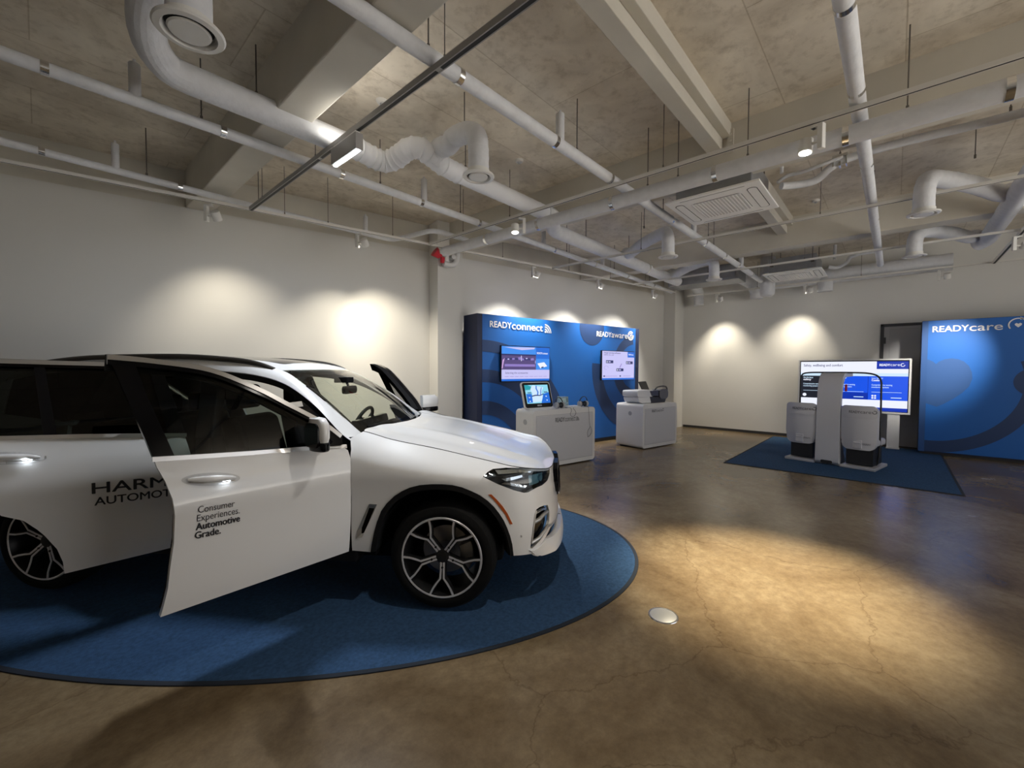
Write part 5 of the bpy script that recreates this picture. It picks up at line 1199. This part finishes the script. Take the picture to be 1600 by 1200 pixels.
# ---- doors (built closed, swung on their hinges)
def dsec(z):                                      # inward offset of the door section below the belt
    return smooth_tab(BODY, z)+.03
FD_TOP = [(1.165, 1.722, -.285), (.98, 1.703, -.28), (.73, 1.655, -.255), (.50, 1.542, -.20), (.35, 1.445, -.155), (.15, 1.313, -.10), (.02, 1.215, -.065)]
def doorfn(z):                                    # offset w of the door plane for any height
    if z < 1.14: return .03-smooth_tab(BODY, z)
    return -.030-.235*sstep(1.05, 1.95, z)*1.0-.04*(z-1.14)
def ribbon(top, w0):                              # strip below a top line, in door coordinates
    top = sorted(top, key=lambda q: q[0]); low = []
    for i, (a, b) in enumerate(top):
        p, n = top[max(0, i-1)], top[min(len(top)-1, i+1)]; dx, dy = n[0]-p[0], n[1]-p[1]; l = math.hypot(dx, dy)
        low.append((a+dy/l*w0, b-dx/l*w0))
    return list(top)+list(reversed(low))
def door(name, side, hu, ang, lower, holes, glasspoly, framepolys, chrome, glassmat, handle, letters, label=None):
    d = bpy.data.objects.new(name, None)
    # the door's own mesh is the outer skin
    fn = lambda t, z, o=0: Vector((-t, -side*(doorfn(z)+o), z))
    mb = MB(); vs, fs = patch(lower, lambda t, z: fn(t, z), .05, (), .03); shell(mb, vs, fs, .035, lambda v: Vector((0, side, 0)))
    bpy.data.objects.remove(d)
    d = mb.build(name, 'paint', CAR, smooth=40)
    d.location = L(hu, .97*side, 0); d.rotation_euler = (0, 0, side*ang)
    mb = MB(); tx = [(a, b) for a, b in lower]
    cx = sum(a for a, b in tx)/len(tx); cz = sum(b for a, b in tx)/len(tx)
    inn = [(cx+(a-cx)*.97, cz+(b-cz)*.975) for a, b in tx]
    vs, fs = patch(inn, lambda t, z: fn(t, z, -.10), .08); mb.add(vs, fs)
    P = [fn(a, b, -.03) for a, b in dens(inn, .05)]; Q = [fn(a, b, -.10) for a, b in dens(inn, .05)]; mb.rings([P, Q], True, (False, False))
    ip = mb.build('inner_trim', 'interior', d, smooth=40)
    mb = MB(); mb.tube([fn(.25, .80, -.13), fn(.6, .78, -.15), fn(.9, .84, -.13)], .03, 10); mb.build('arm_rest', 'leather', d)
    mb = MB(); vs, fs = patch(glasspoly, lambda t, z: fn(t, z, -.022), .10); mb.add(vs, fs); mb.build('window_glass', glassmat, d, smooth=60)
    for nm, pl_, m, o0, th in framepolys:
        mb = MB(); vs, fs = patch(pl_, lambda t, z: fn(t, z, o0), .08); shell(mb, vs, fs, th, lambda v: Vector((0, side, 0))); mb.build(nm, m, d, smooth=50)
    for nm, pts, r in chrome:
        mb = MB(); vs, fs = patch(ribbon(pts, r), lambda t, z: fn(t, z, .004), .05); shell(mb, vs, fs, .012, lambda v: Vector((0, side, 0))); mb.build(nm, 'chromeline', d, smooth=50)
    if handle:
        t0, t1, z0, z1 = handle
        f2 = lambda t, k, o: fn(t0+(t1-t0)*t, z0+(z1-z0)*t+k, o)
        mb = MB(); vs, fs = patch(dens([(x, y) for x, y in [(.5+.62*math.cos(q), .034*math.sin(q)+.004) for q in [rad(k) for k in range(0, 360, 12)]]], .05), lambda a, b: f2(a, b, -.0005 if False else .0015), .03); mb.add(vs, fs); mb.build('handle_recess', mat('handle_recess', (.60, .60, .60), .4), d, smooth=50)
        mb = MB(); mb.tube([f2(x, .012-.016*(2*x-1)**2*.3, .012+.022*math.sin(PI*min(1, max(0, x)))) for x in [k/14 for k in range(15)]], [.006+.012*math.sin(PI*k/14)**.5 for k in range(15)], 12); h = mb.build('door_handle', 'paint', d, smooth=50)
        mb = MB(); mb.tube([f2(.70, -.008, .022), f2(.86, -.006, .020)], .004, 8); mb.build('handle_lamp', 'handleglow', h)
        mb = MB(); mb.tube([f2(.02, -.006, .012), f2(.3, -.008, .030), f2(.7, -.008, .030), f2(.98, -.006, .012)], .003, 6); mb.build('handle_strip', 'chromeline', h)
    for s_, size, t_, z_, wd, slope, bold, sk in letters:
        mb = MB(); text_to(mb, s_, size, lambda a, b: fn(t_-a, z_+b+slope*a, .0025), wd, bold, sk); mb.build('lettering', 'decal', d)
    return d, fn
FDL = [(.012, .40), (.004, .60), (-.004, .90), (-.006, 1.0), (.012, 1.10), (.05, 1.130), (.30, 1.148), (.57, 1.163), (.82, 1.180), (1.030, 1.196), (1.02, 1.15), (.995, 1.08), (.972, .99), (.964, .90), (.968, .76), (.985, .63), (.995, .53), (1.012, .45), (1.026, .392), (.60, .395)]
FGL = [(.06, 1.135), (.57, 1.17), (1.035, 1.20), (1.095, 1.46), (1.150, 1.695), (.98, 1.685), (.74, 1.635), (.51, 1.525), (.36, 1.428), (.155, 1.293)]
FT = smooth_line([(1.168, 1.724), (.98, 1.704), (.73, 1.656), (.50, 1.542), (.35, 1.445), (.15, 1.313), (.03, 1.205)], 5)
FT_in = [(a, b-.045) for a, b in FT]
fr_front = [('inner_frame', ribbon(FT, .085), 'interior', -.05, .06), ('window_frame', list(FT)+list(reversed([(a+.004, b-.052) for a, b in FT])), 'gloss_black', -.004, .045),
            ('rear_frame', [(1.032, 1.20), (1.168, 1.724), (1.07, 1.70), (1.03, 1.50), (.945, 1.195)], 'gloss_black', -.006, .045),
            ('mirror_triangle', [(.035, 1.135), (.19, 1.142), (.16, 1.30), (.04, 1.205)], 'gloss_black', -.004, .04)]
ch_front = [('belt_chrome', [(.015, 1.138), (.30, 1.158), (.57, 1.172), (.82, 1.189), (1.035, 1.205)], .024), ('upper_chrome', [(a, b-.001) for a, b in FT], .026)]
FLET = [('Consumer', .053, .868, .893, .168, -.03, 0, 0), ('Experiences.', .053, .872, .847, .198, -.03, 0, 0), ('Automotive', .053, .876, .801, .203, -.03, .0016, 0), ('Grade.', .053, .880, .755, .115, -.03, .0016, 0)]
RDL = [(.012, .42), (.004, .70), (.0, 1.0), (.03, 1.175), (.25, 1.205), (.55, 1.232), (.865, 1.258), (.95, 1.264), (.955, 1.15), (.92, .93), (.865, .83), (.785, .781), (.735, .716), (.706, .67), (.659, .576), (.637, .491), (.631, .415)]
RGL = [(.03, 1.19), (.25, 1.215), (.55, 1.242), (.95, 1.27), (.98, 1.45), (.90, 1.69), (.60, 1.675), (.30, 1.665), (.12, 1.66), (.09, 1.5)]
RT = [(.13, 1.685), (.386, 1.692), (.67, 1.70), (.87, 1.706), (1.0, 1.70)]
fr_rear = [('inner_frame', ribbon(RT, .07), 'interior', -.05, .06), ('window_frame', RT+list(reversed([(a, b-.045) for a, b in RT])), 'gloss_black', -.004, .045), ('front_frame', [(.025, 1.19), (.12, 1.19), (.20, 1.68), (.13, 1.685)], 'gloss_black', -.006, .045), ('division_bar', [(.645, 1.245), (.70, 1.25), (.735, 1.67), (.69, 1.668)], 'gloss_black', -.005, .03), ('rear_frame', [(.91, 1.262), (.97, 1.266), (1.01, 1.45), (.98, 1.70), (.92, 1.70), (.955, 1.47)], 'gloss_black', -.005, .03)]
ch_rear = [('belt_chrome', [(.02, 1.195), (.25, 1.217), (.55, 1.243), (.95, 1.272)], .024), ('upper_chrome', [(a, b-.001) for a, b in RT], .026)]
RLET = [('HARMAN', .098, .505, .880, .56, -.06, .0018, 0), ('AUTOMOTIVE', .072, .495, .803, .47, -.05, .0012, 0)]
FA, RA = rad(53.8), rad(51)
fd, ffn = door('front_door', 1, -.63, FA, FDL, (), FGL, fr_front, ch_front, 'sideglass', (.905, .692, 1.066, 1.038), FLET)
rd, rfn = door('rear_door', 1, -1.78, RA, RDL, (), RGL, fr_rear, ch_rear, 'privglass', (.94, .715, 1.150, 1.125), RLET)
fd2, ffn2 = door('front_door', -1, -.63, FA, FDL, (), FGL, fr_front, ch_front, 'sideglass', (.905, .692, 1.066, 1.038), [])
rd2, rfn2 = door('rear_door', -1, -1.78, RA, RDL, (), RGL, fr_rear, ch_rear, 'privglass', (.94, .715, 1.150, 1.125), [])
fd['label'] = 'open near front door with four lines of small lettering'; rd['label'] = 'open near rear door with large two line lettering'
fd2['label'] = 'open far front door seen above the bonnet'
def mirror_on(d, side):
    f3 = lambda t, o, z: Vector((-t, -side*o, z))
    mb = MB(); mb.tube([f3(.13, -.06, 1.165), f3(.18, .0, 1.17), f3(.25, .05, 1.18)], [.035, .03, .03], 12, flat=.6); s = mb.build('mirror_foot', 'gloss_black', d, smooth=50)
    def shell_m(z0, z1, name, m):
        prof = smooth_line([(.205, .01), (.212, .09), (.232, .17), (.262, .222), (.300, .215), (.318, .13), (.305, .05), (.275, .0)], 4)
        mb = MB(); rings = []
        for k in range(6):
            z = z0+(z1-z0)*k/5; e = 1 if 0 < k < 5 else .94
            top = 1-.25*max(0, (z-1.29)/.07)**2 if z > 1.29 else 1
            rings.append([f3(.26+(a-.26)*e*top, .01+b*e*top, z+.02*b) for a, b in prof])
        mb.rings(rings, True, (True, True)); return mb.build(name, m, d, smooth=45)
    shell_m(1.205, 1.345, 'mirror_cap', 'paint'); shell_m(1.15, 1.205, 'mirror_base', 'gloss_black')
    mb = MB(); mb.prism(rrect(.04, .205, 1.175, 1.325, .04), lambda a, b, d: f3(d-.03*(a-.12)-.02*(b-1.25), a, b), .298, .321); mb.build('mirror_glass', 'gloss_black', d, bevel=.004)
mirror_on(fd, 1); mirror_on(fd2, -1)
# ---- cabin
def seat(u, v, name='front_seat'):
    mb = MB(); mb.prism([(-.28, .0), (.26, -.02), (.30, .06), (.26, .13), (-.22, .08)], lambda a, b, d: L(u+a, v+d, .62+b), -.26, .26); s = mb.build(name, 'leather', CAR, bevel=.04, segs=3)
    mb = MB(); mb.prism([(-.24, .08), (-.10, .06), (-.26, .62), (-.34, .66), (-.44, .62), (-.36, .2)], lambda a, b, d: L(u+a, v+d, .62+b), -.25, .25); mb.build('backrest', 'leather', s, bevel=.05, segs=3)
    mb = MB(); mb.prism(rrect(-.46, -.35, .70, .90, .045), lambda a, b, d: L(u+a, v+d, .62+b), -.135, .135); mb.build('head_restraint', 'leather', s, bevel=.03, segs=3)
    mb = MB(); mb.bx(u-.2, u+.2, -v-.2, -v+.2, .40, .62); mb.build('seat_base', 'interior', s)
for v in (.38, -.38): seat(-1.42, v)
mb = MB(); mb.bx(-2.75, -2.20, -.66, .66, .45, .72); rs = mb.build('rear_bench', 'leather', CAR, bevel=.05, segs=3)
mb = MB(); mb.prism([(-2.80, .68), (-2.62, .66), (-2.78, 1.22), (-2.92, 1.22)], lambda a, b, d: L(a, d, b), -.66, .66); mb.build('backrest', 'leather', rs, bevel=.05, segs=3)
for v in (-.42, 0, .42):
    mb = MB(); mb.prism(rrect(-2.93, -2.83, 1.23, 1.40, .04), lambda a, b, d: L(a, v+d, b), -.12, .12); mb.build('head_restraint', 'leather', rs, bevel=.03, segs=3)
mb = MB(); mb.prism([(-.60, 1.0), (-.58, 1.10), (-.70, 1.135), (-.92, 1.13), (-1.02, 1.09), (-1.05, .95), (-.90, .80), (-.62, .70)], lambda a, b, d: L(a, d, b), -.70, .70); db = mb.build('dashboard', 'interior', CAR, bevel=.03, segs=3)
mb = MB(); mb.prism([(-.95, 1.12), (-1.03, 1.10), (-1.03, 1.19), (-.97, 1.19)], lambda a, b, d: L(a, d, b), -.62, .10); mb.build('display_cowl', 'gloss_black', db, bevel=.01)
mb = MB(); mb.bx(-1.9, -.9, -.13, .13, .40, .86); mb.build('centre_console', 'interior', CAR, bevel=.03)
mb = MB(); mb.bx(-2.9, -.6, -.80, .80, .38, .42); mb.build('cabin_floor', 'interior', CAR)
mb = MB(); sc_ = L(-1.14, -.38, 1.10); tl = Matrix.Rotation(rad(-65), 3, 'Y')
ring_ = [sc_+tl @ Vector((.185*math.cos(q), .185*math.sin(q), 0)) for q in [2*PI*k/40 for k in range(41)]]
mb.tube(ring_, .017, 10); stw = mb.build('steering_wheel', 'leather', CAR, smooth=60)
mb = MB()
for q in (rad(0), rad(125), rad(235)): mb.tube([sc_+tl @ Vector((.05*math.cos(q+PI), .05*math.sin(q+PI), -.02)), sc_+tl @ Vector((.18*math.cos(q+PI), .18*math.sin(q+PI), 0))], .018, 8)
mb.tube([sc_+tl @ Vector((0, 0, .015)), sc_+tl @ Vector((0, 0, -.03)), sc_+tl @ Vector((0, 0, -.16))], [.07, .07, .035], 14); mb.build('wheel_hub', 'leather', stw, smooth=50)
